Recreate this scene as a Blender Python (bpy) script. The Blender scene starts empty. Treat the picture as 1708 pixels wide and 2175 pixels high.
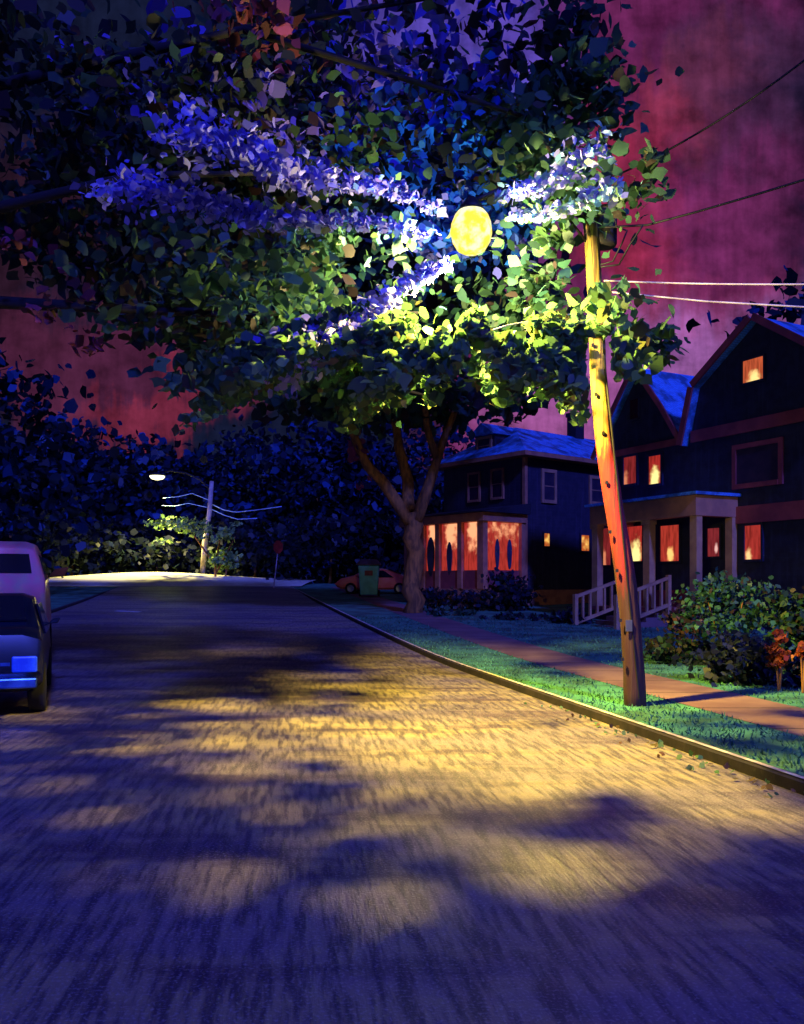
import bpy, math, random
import numpy as np
from mathutils import Vector, Matrix
random.seed(7)
rng = np.random.default_rng(11)
SC = bpy.context.scene
COL = SC.collection
F, CX, HZ, H = 1850.0, 854.0, 1240.0, 1.6        # focal length and horizon in survey units, eye height

# ---------------------------------------------------------------- camera
cam = bpy.data.cameras.new("camera"); camo = bpy.data.objects.new("camera", cam); COL.objects.link(camo)
camo.location = (0, 0, H); camo.rotation_euler = (math.radians(90), 0, 0)
cam.sensor_fit = 'VERTICAL'; cam.sensor_height = 24; cam.lens = 24*F/2175
cam.shift_y = (HZ-1087.5)/2175; cam.clip_end = 2000; cam.clip_start = 0.05
SC.camera = camo
SC.view_settings.view_transform = 'Standard'; SC.view_settings.look = 'None'
SC.view_settings.exposure = 0.0; SC.view_settings.gamma = 1.0

# ---------------------------------------------------------------- node helper
class NT:
    def __init__(s, tree): s.t = tree; s.n = tree.nodes; s.l = tree.links
    def node(s, ty, **kw):
        n = s.n.new(ty)
        for k, v in kw.items(): setattr(n, k, v)
        return n
    def put(s, sock, v):
        if isinstance(v, bpy.types.NodeSocket): s.l.new(v, sock)
        else:
            if hasattr(sock.default_value, '__len__') and len(sock.default_value) == 4 and len(v) == 3: v = (*v, 1)
            sock.default_value = v
    def math(s, op, a, b=0.0, c=None, clamp=False):
        n = s.node('ShaderNodeMath', operation=op); n.use_clamp = clamp
        s.put(n.inputs[0], a); s.put(n.inputs[1], b)
        if c is not None: s.put(n.inputs[2], c)
        return n.outputs[0]
    def vmath(s, op, a, b=None):
        n = s.node('ShaderNodeVectorMath', operation=op); s.put(n.inputs[0], a)
        if b is not None: s.put(n.inputs[1], b)
        return n.outputs['Value'] if op in ('LENGTH', 'DOT_PRODUCT') else n.outputs[0]
    def mix(s, f, a, b, mode='MIX'):
        n = s.node('ShaderNodeMix', data_type='RGBA', blend_type=mode)
        s.put(n.inputs['Factor'], f); s.put(n.inputs[6], a); s.put(n.inputs[7], b)
        return n.outputs[2]
    def noise(s, vec, scale=5, detail=4, rough=.55, dist=0):
        n = s.node('ShaderNodeTexNoise'); 
        if vec is not None: s.put(n.inputs['Vector'], vec)
        n.inputs['Scale'].default_value = scale; n.inputs['Detail'].default_value = detail
        n.inputs['Roughness'].default_value = rough; n.inputs['Distortion'].default_value = dist
        return n
    def ss(s, v, a, b, c=0.0, d=1.0, ty='SMOOTHSTEP'):
        n = s.node('ShaderNodeMapRange', interpolation_type=ty)
        s.put(n.inputs[0], v)
        for i, q in enumerate((a, b, c, d)): n.inputs[i+1].default_value = q
        return n.outputs[0]
    def comb(s, x, y, z):
        n = s.node('ShaderNodeCombineXYZ'); s.put(n.inputs[0], x); s.put(n.inputs[1], y); s.put(n.inputs[2], z); return n.outputs[0]
    def sep(s, v):
        n = s.node('ShaderNodeSeparateXYZ'); s.put(n.inputs[0], v); return n.outputs

# ---------------------------------------------------------------- sky (a direction-based night sky of coloured cloud)
W = bpy.data.worlds.new("World"); SC.world = W; W.use_nodes = True
w = NT(W.node_tree)
for n in list(w.n): w.n.remove(n)
tc = w.node('ShaderNodeTexCoord'); D3 = w.vmath('NORMALIZE', tc.outputs['Generated'])
dx, dy, dz = w.sep(D3)
front = w.ss(dy, 0.05, 0.35)
dyc = w.math('MAXIMUM', dy, 0.08)
u = w.math('DIVIDE', dx, dyc); v = w.math('DIVIDE', dz, dyc)
uv = w.comb(u, v, 0.0)
n1 = w.noise(uv, 5, 6, .62); n2 = w.noise(w.comb(w.math('MULTIPLY', u, 60), w.math('MULTIPLY', v, 6), 0.0), 1, 4, .6)
n3 = w.noise(uv, 22, 5, .65)
dis = w.vmath('ADD', w.vmath('MULTIPLY', w.vmath('SUBTRACT', n1.outputs['Color'], (.5, .5, .5)), (.30, .30, 0)),
              w.vmath('MULTIPLY', w.vmath('SUBTRACT', n2.outputs['Color'], (.5, .5, .5)), (.0, .10, 0)))
uvd = w.vmath('ADD', uv, dis)
back = (.022, .020, .16)
colr = w.mix(n1.outputs['Fac'], (.003, .005, .018), (.008, .011, .038))
def blob(X, Y, rx, ry, c, soft=.5, k=1.0):
    global colr
    p = w.vmath('SUBTRACT', uvd, ((X-CX)/F, (HZ-Y)/F, 0)); p = w.vmath('MULTIPLY', p, (F/rx, F/ry, 0))
    m = w.ss(w.vmath('LENGTH', p), 1+soft/2, 1-soft/2, 0, k)
    colr = w.mix(m, colr, c)
blob(1330, 620, 430, 900, (.120, .015, .082), .35)          # crimson cloud right of the lamp
blob(1480, 350, 240, 420, (.095, .012, .065), .9, .8)
blob(1330, 430, 130, 260, (.32, .022, .055), 1.0, .7)
blob(1480, 170, 120, 90, (.24, .028, .06), 1.0, .6)
blob(1480, 600, 220, 60, (.26, .025, .07), 1.0, .6)
blob(1560, 480, 180, 180, (.16, .022, .11), 1.0, .6)
blob(1480, 790, 330, 160, (.34, .12, .40), 1.2, .8)
blob(1180, 900, 170, 100, (.30, .08, .27), 1.2, .8)
blob(1860, 200, 230, 480, (.011, .006, .024), .9)
blob(1560, 160, 120, 150, (.035, .018, .055), 1.0, .6)
blob(940, 90, 260, 230, (.085, .055, .40), .9, .9)          # violet and blue above the lamp
blob(960, 340, 260, 190, (.008, .075, .46), .8)
blob(1000, 270, 90, 40, (.02, .20, .62), .9, .6)
blob(1020, 380, 130, 60, (.005, .007, .05), .8, .8)
blob(560, 260, 150, 110, (.030, .024, .12), 1.0, .7)
blob(200, 820, 420, 120, (.065, .013, .042), .7)             # dull red low cloud, left
blob(340, 880, 170, 50, (.20, .020, .045), .9, .6)
blob(70, 500, 150, 260, (.026, .006, .012), 1.0, .7)
streak = w.ss(n2.outputs['Fac'], .35, .75, .85, 1.25, 'LINEAR')
grain = w.ss(n3.outputs['Fac'], .3, .7, .5, 1.5, 'LINEAR')
sky = w.mix(1.0, colr, w.math('MULTIPLY', streak, grain), 'MULTIPLY')
sky = w.mix(front, back, sky)
bg = w.node('ShaderNodeBackground'); w.put(bg.inputs['Color'], sky); bg.inputs['Strength'].default_value = 1.0
wo = w.node('ShaderNodeOutputWorld'); w.l.new(bg.outputs[0], wo.inputs['Surface'])

# ---------------------------------------------------------------- moonlight (the one sun lamp)
sun = bpy.data.lights.new("moon", 'SUN'); sun.energy = 3.8; sun.angle = math.radians(4); sun.color = (.07, .095, 1.0)
so = bpy.data.objects.new("moon", sun); COL.objects.link(so)
sd = Vector((-.34, 1.0, -.72)).normalized()
so.rotation_euler = sd.to_track_quat('-Z', 'Y').to_euler(); so.location = (-10, -20, 30)

# ---------------------------------------------------------------- geometry helpers
def P(X, Y, d):                                    # a surveyed bearing at a chosen distance
    return Vector(((X-CX)/F*d, d, H+(HZ-Y)/F*d))
def sstep(a, b, x):
    t = min(1, max(0, (x-a)/(b-a))); return t*t*(3-2*t)
def gz(x, y):                                      # lie of the land
    t = max(0.0, y-16.0)
    z = .037*t*t/(t+5) if t > 0 else 0
    if y > 60: z = .037*44*44/49 + (y-60)*.012
    return z
def kx(y): return 3.04-.208*(y-6.58)               # right kerb line
def kl(y): return kx(y)-10.8                       # left kerb line

class MB:
    def __init__(s): s.v = []; s.f = []
    def add(s, vs, fs):
        o = len(s.v); s.v += [tuple(p) for p in vs]; s.f += [tuple(i+o for i in f) for f in fs]; return s
    def box(s, x0, x1, y0, y1, z0, z1):
        return s.add([(x0,y0,z0),(x1,y0,z0),(x1,y1,z0),(x0,y1,z0),(x0,y0,z1),(x1,y0,z1),(x1,y1,z1),(x0,y1,z1)],
                     [(0,3,2,1),(4,5,6,7),(0,1,5,4),(1,2,6,5),(2,3,7,6),(3,0,4,7)])
    def prism(s, pts, n):                          # polygon pts pushed along vector n
        n = Vector(n); k = len(pts); a = [Vector(p) for p in pts]
        return s.add(a+[p+n for p in a], [tuple(range(k-1, -1, -1)), tuple(range(k, 2*k))]+[(i, (i+1) % k, (i+1) % k+k, i+k) for i in range(k)])
    def tube(s, pts, rs, seg=8, cap=True, wob=0):
        pts = [Vector(p) for p in pts]; rings = []; ref = Vector((0, 1, .1))
        vs = []; fs = []
        for i, p in enumerate(pts):
            t = (pts[min(i+1, len(pts)-1)]-pts[max(i-1, 0)]).normalized()
            a = t.cross(ref); 
            if a.length < .1: a = t.cross(Vector((1, 0, 0)))
            a.normalize(); b = t.cross(a)
            r = rs[i] if hasattr(rs, '__len__') else rs
            for k in range(seg):
                an = 2*math.pi*k/seg; q = r*(1+wob*random.uniform(-1, 1))
                vs.append(p+a*math.cos(an)*q+b*math.sin(an)*q)
        for i in range(len(pts)-1):
            for k in range(seg):
                fs.append((i*seg+k, i*seg+(k+1) % seg, (i+1)*seg+(k+1) % seg, (i+1)*seg+k))
        if cap: fs += [tuple(range(seg-1, -1, -1)), tuple((len(pts)-1)*seg+k for k in range(seg))]
        return s.add(vs, fs)
    def lathe(s, prof, c=(0, 0, 0), seg=16):
        vs = []; fs = []
        for r, z in prof:
            for k in range(seg):
                a = 2*math.pi*k/seg; vs.append((c[0]+r*math.cos(a), c[1]+r*math.sin(a), c[2]+z))
        for i in range(len(prof)-1):
            for k in range(seg): fs.append((i*seg+k, i*seg+(k+1) % seg, (i+1)*seg+(k+1) % seg, (i+1)*seg+k))
        fs += [tuple(range(seg-1, -1, -1)), tuple((len(prof)-1)*seg+k for k in range(seg))]
        return s.add(vs, fs)
    def build(s, name, mat, parent=None, smooth=False, bevel=0, subd=0):
        me = bpy.data.meshes.new(name); me.from_pydata(s.v, [], s.f); me.validate(); me.update()
        return link(me, name, mat, parent, smooth, bevel, subd)
def link(me, name, mat, parent, smooth=False, bevel=0, subd=0):
    o = bpy.data.objects.new(name, me); COL.objects.link(o); me.materials.append(mat)
    if smooth:
        for p in me.polygons: p.use_smooth = True
    if parent is not None: o.parent = parent
    if bevel:
        m = o.modifiers.new('bevel', 'BEVEL'); m.width = bevel; m.segments = 2; m.limit_method = 'ANGLE'
    if subd:
        m = o.modifiers.new('sub', 'SUBSURF'); m.levels = m.render_levels = subd
    return o
def tag(o, label=None, cat=None, group=None, kind=None):
    if label: o['label'] = label
    if cat: o['category'] = cat
    if group: o['group'] = group
    if kind: o['kind'] = kind
    return o
def empty(name, loc, rz=0, **kw):
    o = bpy.data.objects.new(name, None); COL.objects.link(o); o.location = loc; o.rotation_euler = (0, 0, rz)
    o.empty_display_size = .3
    return tag(o, **kw)

# ---------------------------------------------------------------- materials
def mat(name, col, rough=.7, col2=None, scale=4, bump=0, metal=0, emit=None, es=0, trans=0, detail=6, spec=.4, obj=True, stretch=(1,1,1), contrast=(.35,.65), coat=0):
    m = bpy.data.materials.new(name); m.use_nodes = True; t = NT(m.node_tree)
    b = t.n['Principled BSDF']; b.inputs['Roughness'].default_value = rough; b.inputs['Metallic'].default_value = metal
    b.inputs['Specular IOR Level'].default_value = spec; b.inputs['Coat Weight'].default_value = coat
    c = t.node('ShaderNodeTexCoord'); vec = t.vmath('MULTIPLY', c.outputs['Object'], stretch)
    n = t.noise(vec, scale, detail)
    if col2 is None: col2 = tuple(x*.6 for x in col)
    t.put(b.inputs['Base Color'], t.mix(t.ss(n.outputs['Fac'], *contrast), col, col2))
    if bump:
        bm = t.node('ShaderNodeBump'); bm.inputs['Strength'].default_value = bump; bm.inputs['Distance'].default_value = .03
        t.put(bm.inputs['Height'], n.outputs['Fac']); t.put(b.inputs['Normal'], bm.outputs[0])
    if emit: b.inputs['Emission Color'].default_value = (*emit, 1); b.inputs['Emission Strength'].default_value = es
    return m
def siding(name, col, col2, pitch=.14):
    m = bpy.data.materials.new(name); m.use_nodes = True; t = NT(m.node_tree); b = t.n['Principled BSDF']
    b.inputs['Roughness'].default_value = .65
    c = t.node('ShaderNodeTexCoord'); x, y, z = t.sep(c.outputs['Object'])
    saw = t.math('FRACT', t.math('DIVIDE', z, pitch))
    n = t.noise(t.vmath('MULTIPLY', c.outputs['Object'], (1.5, 1.5, 1.5)), 2.2, 6)
    dr = t.noise(t.vmath('MULTIPLY', c.outputs['Object'], (6, 6, .5)), 1, 4)
    cc = t.mix(t.ss(n.outputs['Fac'], .35, .65), col, col2)
    cc = t.mix(t.ss(dr.outputs['Fac'], .5, .75, 0, .5), cc, tuple(q*2.2 for q in col2))
    t.put(b.inputs['Base Color'], cc)
    bm = t.node('ShaderNodeBump'); bm.inputs['Strength'].default_value = .6; bm.inputs['Distance'].default_value = .03
    t.put(bm.inputs['Height'], saw); t.put(b.inputs['Normal'], bm.outputs[0])
    return m
def shingles(name, col, col2):
    m = bpy.data.materials.new(name); m.use_nodes = True; t = NT(m.node_tree); b = t.n['Principled BSDF']
    b.inputs['Roughness'].default_value = .6
    c = t.node('ShaderNodeTexCoord')
    br = t.node('ShaderNodeTexBrick'); t.put(br.inputs['Vector'], t.vmath('MULTIPLY', c.outputs['Object'], (1, 1, 1)))
    x, y, z = t.sep(c.outputs['Object']); t.put(br.inputs['Vector'], t.comb(t.math('ADD', x, y), t.math('MULTIPLY', z, 1.4), 0.0))
    br.inputs['Scale'].default_value = 4; br.inputs['Color1'].default_value = (*col, 1); br.inputs['Color2'].default_value = (*col2, 1)
    br.inputs['Mortar'].default_value = (*[q*.4 for q in col2], 1); br.inputs['Mortar Size'].default_value = .02
    n = t.noise(c.outputs['Object'], 1.6, 6, .6)
    t.put(b.inputs['Base Color'], t.mix(t.ss(n.outputs['Fac'], .45, .62), br.outputs['Color'], tuple(q*.25 for q in col)))
    return m
def leafmat(name, transl=.45):
    m = bpy.data.materials.new(name); m.use_nodes = True; t = NT(m.node_tree)
    for n in list(t.n): t.n.remove(n)
    a = t.node('ShaderNodeAttribute', attribute_name='leaf_hue')
    d = t.node('ShaderNodeBsdfDiffuse'); tr = t.node('ShaderNodeBsdfTranslucent'); g = t.node('ShaderNodeBsdfGlossy')
    t.put(d.inputs['Color'], a.outputs['Color']); t.put(tr.inputs['Color'], t.mix(.25, a.outputs['Color'], (.16, .24, .06), 'MIX'))
    g.inputs['Roughness'].default_value = .5; g.inputs['Color'].default_value = (.4, .4, .4, 1)
    m1 = t.node('ShaderNodeMixShader'); m1.inputs[0].default_value = transl; t.l.new(d.outputs[0], m1.inputs[1]); t.l.new(tr.outputs[0], m1.inputs[2])
    m2 = t.node('ShaderNodeMixShader'); m2.inputs[0].default_value = .04; t.l.new(m1.outputs[0], m2.inputs[1]); t.l.new(g.outputs[0], m2.inputs[2])
    o = t.node('ShaderNodeOutputMaterial'); t.l.new(m2.outputs[0], o.inputs[0]); return m
def litmat(name, base, hot, cx, cz, r, s=1.0, s2=1.6, dark=None):      # a lit room behind curtains
    m = bpy.data.materials.new(name); m.use_nodes = True; t = NT(m.node_tree)
    for n in list(t.n): t.n.remove(n)
    c = t.node('ShaderNodeTexCoord'); x, y, z = t.sep(c.outputs['Generated'])
    xx = t.math('MAXIMUM', x, 0.0)
    n = t.noise(c.outputs['Object'], 3.2, 3, .5); nf = t.noise(t.vmath('MULTIPLY', c.outputs['Object'], (14, 14, 2)), 1, 3)
    dd = t.vmath('LENGTH', t.vmath('MULTIPLY', t.vmath('SUBTRACT', t.comb(x, 0.0, z), (cx, 0, cz)), (1/r, 0, .8/r)))
    dd = t.math('ADD', dd, t.math('MULTIPLY', t.math('SUBTRACT', n.outputs['Fac'], .5), 1.6))
    k = t.ss(dd, 1.15, .45)
    col = t.mix(t.ss(nf.outputs['Fac'], .35, .7), base, tuple(q*.5 for q in base))
    col = t.mix(k, col, hot)
    e = t.node('ShaderNodeEmission'); t.put(e.inputs['Color'], col); t.put(e.inputs['Strength'], t.ss(k, 0, 1, s, s2, 'LINEAR'))
    o = t.node('ShaderNodeOutputMaterial'); t.l.new(e.outputs[0], o.inputs[0]); return m

M = {}
M['leaf'] = leafmat('leaf_tissue', .58)
M['leaf_far'] = leafmat('leaf_tissue_far', .25)
M['bark'] = mat('bark', (.34, .14, .025), .85, (.12, .05, .012), 3, .8, stretch=(3, 3, .6))
M['darkbark'] = mat('dark_bark', (.010, .008, .012), .95, (.006, .005, .007), 3, .6)
M['grass'] = mat('lawn_grass', (.055, .24, .13), .9, (.02, .075, .045), 1.3, .5, detail=9)
M['ground'] = mat('earth', (.04, .05, .05), .95, (.02, .03, .04), .8, .5)
M['walk'] = mat('concrete_walk', (.21, .12, .10), .85, (.13, .065, .065), 1.0, .3, detail=8)
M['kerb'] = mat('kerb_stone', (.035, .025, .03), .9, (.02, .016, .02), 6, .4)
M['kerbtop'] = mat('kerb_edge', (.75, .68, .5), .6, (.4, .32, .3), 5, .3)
M['trim1'] = mat('trim_paint', (.52, .20, .09), .6, (.36, .13, .07), 2.5, .1)
M['trim2'] = mat('dull_red_trim', (.36, .07, .06), .6, (.24, .045, .045), 2, .1)
M['trim3'] = mat('tan_trim', (.52, .24, .11), .6, (.36, .17, .09), 2, .1)
M['porchpost'] = mat('porch_post_paint', (.55, .32, .14), .6, (.38, .2, .10), 2, .1)
M['wall1'] = siding('dark_siding', (.020, .018, .032), (.034, .026, .045))
M['wall2'] = siding('navy_siding', (.012, .014, .026), (.020, .024, .05), .16)
M['roof'] = shingles('blue_slate', (.10, .42, .80), (.07, .28, .62))
M['black'] = mat('soot_brick', (.012, .012, .02), .8, (.02, .015, .02), 5, .4)
M['darkglass'] = mat('dark_glass', (.05, .012, .022), .15, (.03, .01, .02), 2, 0, spec=.5)
M['dimglass'] = mat('blind_behind_glass', (.05, .03, .045), .35, (.03, .02, .035), 3, 0)
M['lit_red'] = litmat('room_red', (.62, .055, .035), (1, .55, .16), .5, .2, .20, .75, 1.3)
M['lit_cone'] = litmat('room_lamp', (.55, .035, .028), (1, .86, .30), .5, .14, .42, .8, 1.25)
M['lit_dim'] = litmat('room_dim', (.36, .035, .045), (.9, .5, .45), .7, .3, .16, .65, 1.0)
M['lit_gold'] = litmat('room_gold', (.70, .14, .03), (1, .62, .14), .5, .5, .55, .8, 1.3)
M['lit_orange'] = litmat('room_orange', (.75, .13, .05), (1, .70, .25), .55, .05, .38, .8, 1.3)
M['lit_porch'] = litmat('porch_room', (.58, .045, .035), (1, .42, .20), .6, .95, .45, .8, 1.2)
M['curtain'] = mat('grey_curtain', (.05, .05, .07), .8)
M['wire'] = mat('black_cable', (.008, .006, .012), .6)
M['wirelit'] = mat('bare_cable', (.75, .65, .78), .35, (.4, .3, .45), 3, 0, metal=.0)
M['redpaint'] = mat('red_paint', (.98, .26, .17), .4, (.9, .16, .10), 2, 0, coat=.3)
M['tyre'] = mat('tyre_rubber', (.012, .012, .014), .9)
M['rim'] = mat('wheel_metal', (.25, .27, .33), .35, metal=.8)
M['chrome'] = mat('chrome_trim', (.15, .35, .7), .3, (.06, .15, .4), 4, 0, metal=.9)
M['carglass'] = mat('car_glass', (.01, .012, .02), .08, (.01, .01, .02), 2, 0, spec=.7)
M['bin'] = mat('green_plastic', (.12, .60, .48), .45, (.08, .45, .34), 3, 0)
M['lidbrown'] = mat('brown_lid', (.10, .06, .08), .5)

# road: wet asphalt, grooved along the street
def road_mat():
    m = bpy.data.materials.new('wet_asphalt'); m.use_nodes = True; t = NT(m.node_tree); b = t.n['Principled BSDF']
    c = t.node('ShaderNodeTexCoord'); x, y, z = t.sep(c.outputs['Object'])
    xs = t.math('ADD', x, t.math('MULTIPLY', y, .12))
    g = t.noise(t.comb(t.math('MULTIPLY', xs, 17), t.math('MULTIPLY', y, 1.9), 0.0), 1, 5, .6)
    p = t.noise(t.vmath('MULTIPLY', c.outputs['Object'], (.35, 1.1, 1)), .8, 6, .6); fine = t.noise(c.outputs['Object'], 60, 3)
    col = t.mix(t.ss(p.outputs['Fac'], .4, .6), (.31, .245, .135), (.18, .14, .15))
    p2 = t.noise(t.vmath('MULTIPLY', c.outputs['Object'], (.3, 1.0, 1)), 1.3, 6, .65); col = t.mix(t.ss(p2.outputs['Fac'], .48, .64, 0, .85), col, (.055, .03, .065))
    col = t.mix(t.ss(g.outputs['Fac'], .42, .62, 0, .8), col, (.03, .022, .05))
    col = t.mix(t.ss(fine.outputs['Fac'], .5, .7, 0, .4), col, (.5, .45, .45))
    t.put(b.inputs['Base Color'], col); b.inputs['Roughness'].default_value = .55
    t.put(b.inputs['Roughness'], t.ss(p.outputs['Fac'], .3, .7, .34, .55))
    bm = t.node('ShaderNodeBump'); bm.inputs['Strength'].default_value = .55; bm.inputs['Distance'].default_value = .02
    t.put(bm.inputs['Height'], t.math('ADD', g.outputs['Fac'], t.math('MULTIPLY', fine.outputs['Fac'], .3))); t.put(b.inputs['Normal'], bm.outputs[0])
    return m
M['road'] = road_mat()
_t = NT(M['walk'].node_tree); _b = _t.n['Principled BSDF']; _c = _t.node('ShaderNodeTexCoord'); _x, _y, _z = _t.sep(_c.outputs['Object'])
_old = _b.inputs['Base Color'].links[0].from_socket
_t.put(_b.inputs['Base Color'], _t.mix(_t.math('LESS_THAN', _t.math('FRACT', _t.math('DIVIDE', _y, 1.5)), .03), _old, (.03, .015, .015)))
M['cross'] = mat('pale_concrete', (.7, .68, .45), .8, (.55, .5, .35), 2, .3)

# ---------------------------------------------------------------- the setting
def strip(name, fa, fb, ys, off, m, nx=1, thick=None):
    b = MB(); vs = []; fs = []
    for y in ys:
        a, c = fa(y), fb(y)
        for i in range(nx+1):
            x = a+(c-a)*i/nx; vs.append((x, y, gz(x, y)+(off(y) if callable(off) else off)))
    for j in range(len(ys)-1):
        for i in range(nx):
            k = j*(nx+1)+i; fs.append((k, k+1, k+nx+2, k+nx+1))
    b.add(vs, fs); o = b.build(name, m, smooth=True); tag(o, kind='structure'); return o
YS = [-12]+list(range(-8, 68, 2))
yfar = YS+[75, 90, 120, 170, 260, 400]
strip('ground', lambda y: -420, lambda y: 420, [-40]+yfar, -.12, M['ground'], 12)
rise = lambda y: .14*sstep(40, 54, y)
strip('road', kl, kx, [y for y in YS if y <= 56], rise, M['road'], 2)
b = MB(); vs = []; fs = []; cxs = np.linspace(-70, kx(56)+.8, 28); cys = [55.5, 57, 59, 61, 63, 66]
for y in cys:
    for x in cxs: vs.append((x, y, gz(x, y)+.15+(y-55.5)*.018+.06*(y-55.5)*math.exp(-((x+19)/7.5)**2)))
for j in range(5):
    for i in range(27): k = j*28+i; fs.append((k, k+1, k+29, k+28))
b.add(vs, fs); tag(b.build('cross_street', M['cross'], smooth=True), kind='structure')
strip('lawn', lambda y: kx(y)+.09, lambda y: 70, [y for y in YS if y <= 56]+[60, 66], .095, M['grass'], 10)
strip('grass_verge', lambda y: -70, lambda y: kl(y)-.09, [y for y in YS if y <= 56], .095, M['grass'], 4)
off0 = lambda y: 1.28+.028*max(0, y-8)
strip('sidewalk', lambda y: kx(y)+off0(y), lambda y: kx(y)+off0(y)+1.25, [y for y in YS if y <= 56], .101, M['walk'], 1)
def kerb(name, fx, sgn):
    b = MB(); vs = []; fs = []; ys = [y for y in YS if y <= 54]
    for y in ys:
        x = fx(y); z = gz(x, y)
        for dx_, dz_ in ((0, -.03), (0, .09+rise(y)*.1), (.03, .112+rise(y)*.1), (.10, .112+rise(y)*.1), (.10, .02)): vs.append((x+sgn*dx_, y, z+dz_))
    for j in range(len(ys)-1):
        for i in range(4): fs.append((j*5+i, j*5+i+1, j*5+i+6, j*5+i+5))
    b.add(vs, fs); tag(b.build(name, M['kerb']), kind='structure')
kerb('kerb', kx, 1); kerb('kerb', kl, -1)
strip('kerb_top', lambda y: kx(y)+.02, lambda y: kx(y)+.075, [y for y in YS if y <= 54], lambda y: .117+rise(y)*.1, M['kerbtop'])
b = MB()
for y in (34.0,):
    x0 = kx(y)-7.7
    b.add([(x0-.9, y, gz(0, y)+.01), (x0+.25, y-.6, gz(0, y-.6)+.01), (x0+.3, y-.25, gz(0, y-.25)+.01), (x0-.85, y+.4, gz(0, y+.4)+.01)], [(0, 1, 2, 3)])
tag(b.build('road_marking', mat('road_paint', (.75, .8, .9), .5)), kind='structure')

# ---------------------------------------------------------------- leaves
LAMP = Vector((.78, 9.8, 5.55)); LS = Vector((.76, 9.77, 5.13))
_bright = []        # openings in the foliage, as spots on the street where the lamp reaches: (x, y, rx, ry)
def gspot(X, Y, rX, rY):
    d = H*F/(Y-HZ); d1 = H*F/(max(Y-rY, 1262)-HZ); d2 = H*F/(Y+rY-HZ)
    _bright.append(((X-CX)/F*(d1+d2)/2, (d1+d2)/2, rX/F*d, (d1-d2)/2))
for s_ in [(900, 1420, 190, 55), (1080, 1490, 190, 75), (1220, 1600, 220, 80), (930, 1590, 190, 80), (1450, 1680, 180, 80), (1180, 1690, 90, 40),
           (640, 1345, 150, 26), (520, 1385, 140, 14), (1480, 1480, 250, 60),
           (460, 1497, 110, 10), (500, 1570, 80, 12), (610, 1655, 90, 9), (480, 1850, 140, 26), (830, 1930, 125, 26), (1320, 1835, 140, 22),
           (1120, 1840, 70, 12), (1620, 1730, 110, 50), (330, 1395, 60, 12), (640, 1930, 50, 10), (720, 1330, 100, 22), (860, 1370, 80, 26)]: gspot(*s_)
gspot(1060, 1385, 90, 16)
for k_ in range(34):
    _Y = random.uniform(1440, 1990); _X = random.uniform(120, 1500); gspot(_X, _Y, random.uniform(22, 60), random.uniform(4, 10)*(_Y-1240)/450)
BR = np.array(_bright)
def is_bright(x, y):
    m = np.zeros(len(x), bool)
    wob = .25*np.sin(x*4.1+y*1.7)+.25*np.sin(y*3.3-x*2.2)+.22*np.sin(x*9.7-y*3.1)*np.sin(y*7.1)
    for cx, cy, rx, ry in BR: m |= ((x-cx)/(rx+(.05 if cy < 6 else .06)))**2+((y-cy)/(ry+(.05 if cy < 6 else .06)))**2 < 1+wob
    for cx, cy, rx, ry in BR[:0]: pass
    m |= (x > 2.0) & (x < 9.5) & (np.abs(y-(9.8+.5*(x-.8))) < 1.0)              # past the pole
    m |= (x-7.4)**2+(y-17)**2 < 9                                             # on to the leafy bush
    dk = x-(3.04-.208*(y-6.58)); m |= (dk > 0) & (dk < 6) & (y > 7) & (y < 28) & (np.sin(x*2.3+y*1.1)+np.sin(y*.9-x) > -.1)
    return m
def lamp_clear(p):          # keep foliage out of the beams that reach those spots, and off the lamp itself
    d = p-np.array(LAMP); r = np.linalg.norm(p-np.array(LS), axis=1); keep = (r > 1.5) | ((rng.uniform(0, 1, len(p)) < .16) & (r > .8))
    below = p[:, 2] < LAMP.z-.25
    below = p[:, 2] < LS.z-.12
    t = LS.z/np.maximum(LS.z-p[:, 2], .05); gx = LS.x+(p[:, 0]-LS.x)*t; gy = LS.y+(p[:, 1]-LS.y)*t
    keep &= ~(below & is_bright(gx, gy) & (gy > 2) & (gy < 45))
    # leave a window between the eye and the lamp so that it is seen
    X = CX+F*p[:, 0]/p[:, 1]; Y = HZ-F*(p[:, 2]-H)/p[:, 1]
    keep &= ~((((X-995)/40)**2+((Y-488)/46)**2 < 1) & (p[:, 1] < LAMP.y+.3))
    keep &= ~((np.abs(X-(1236+(Y-385)*.1))<34) & (((Y > 470) & (Y < 610)) | (Y > 705)) & (p[:, 1] < 11.2))
    return keep
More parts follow.
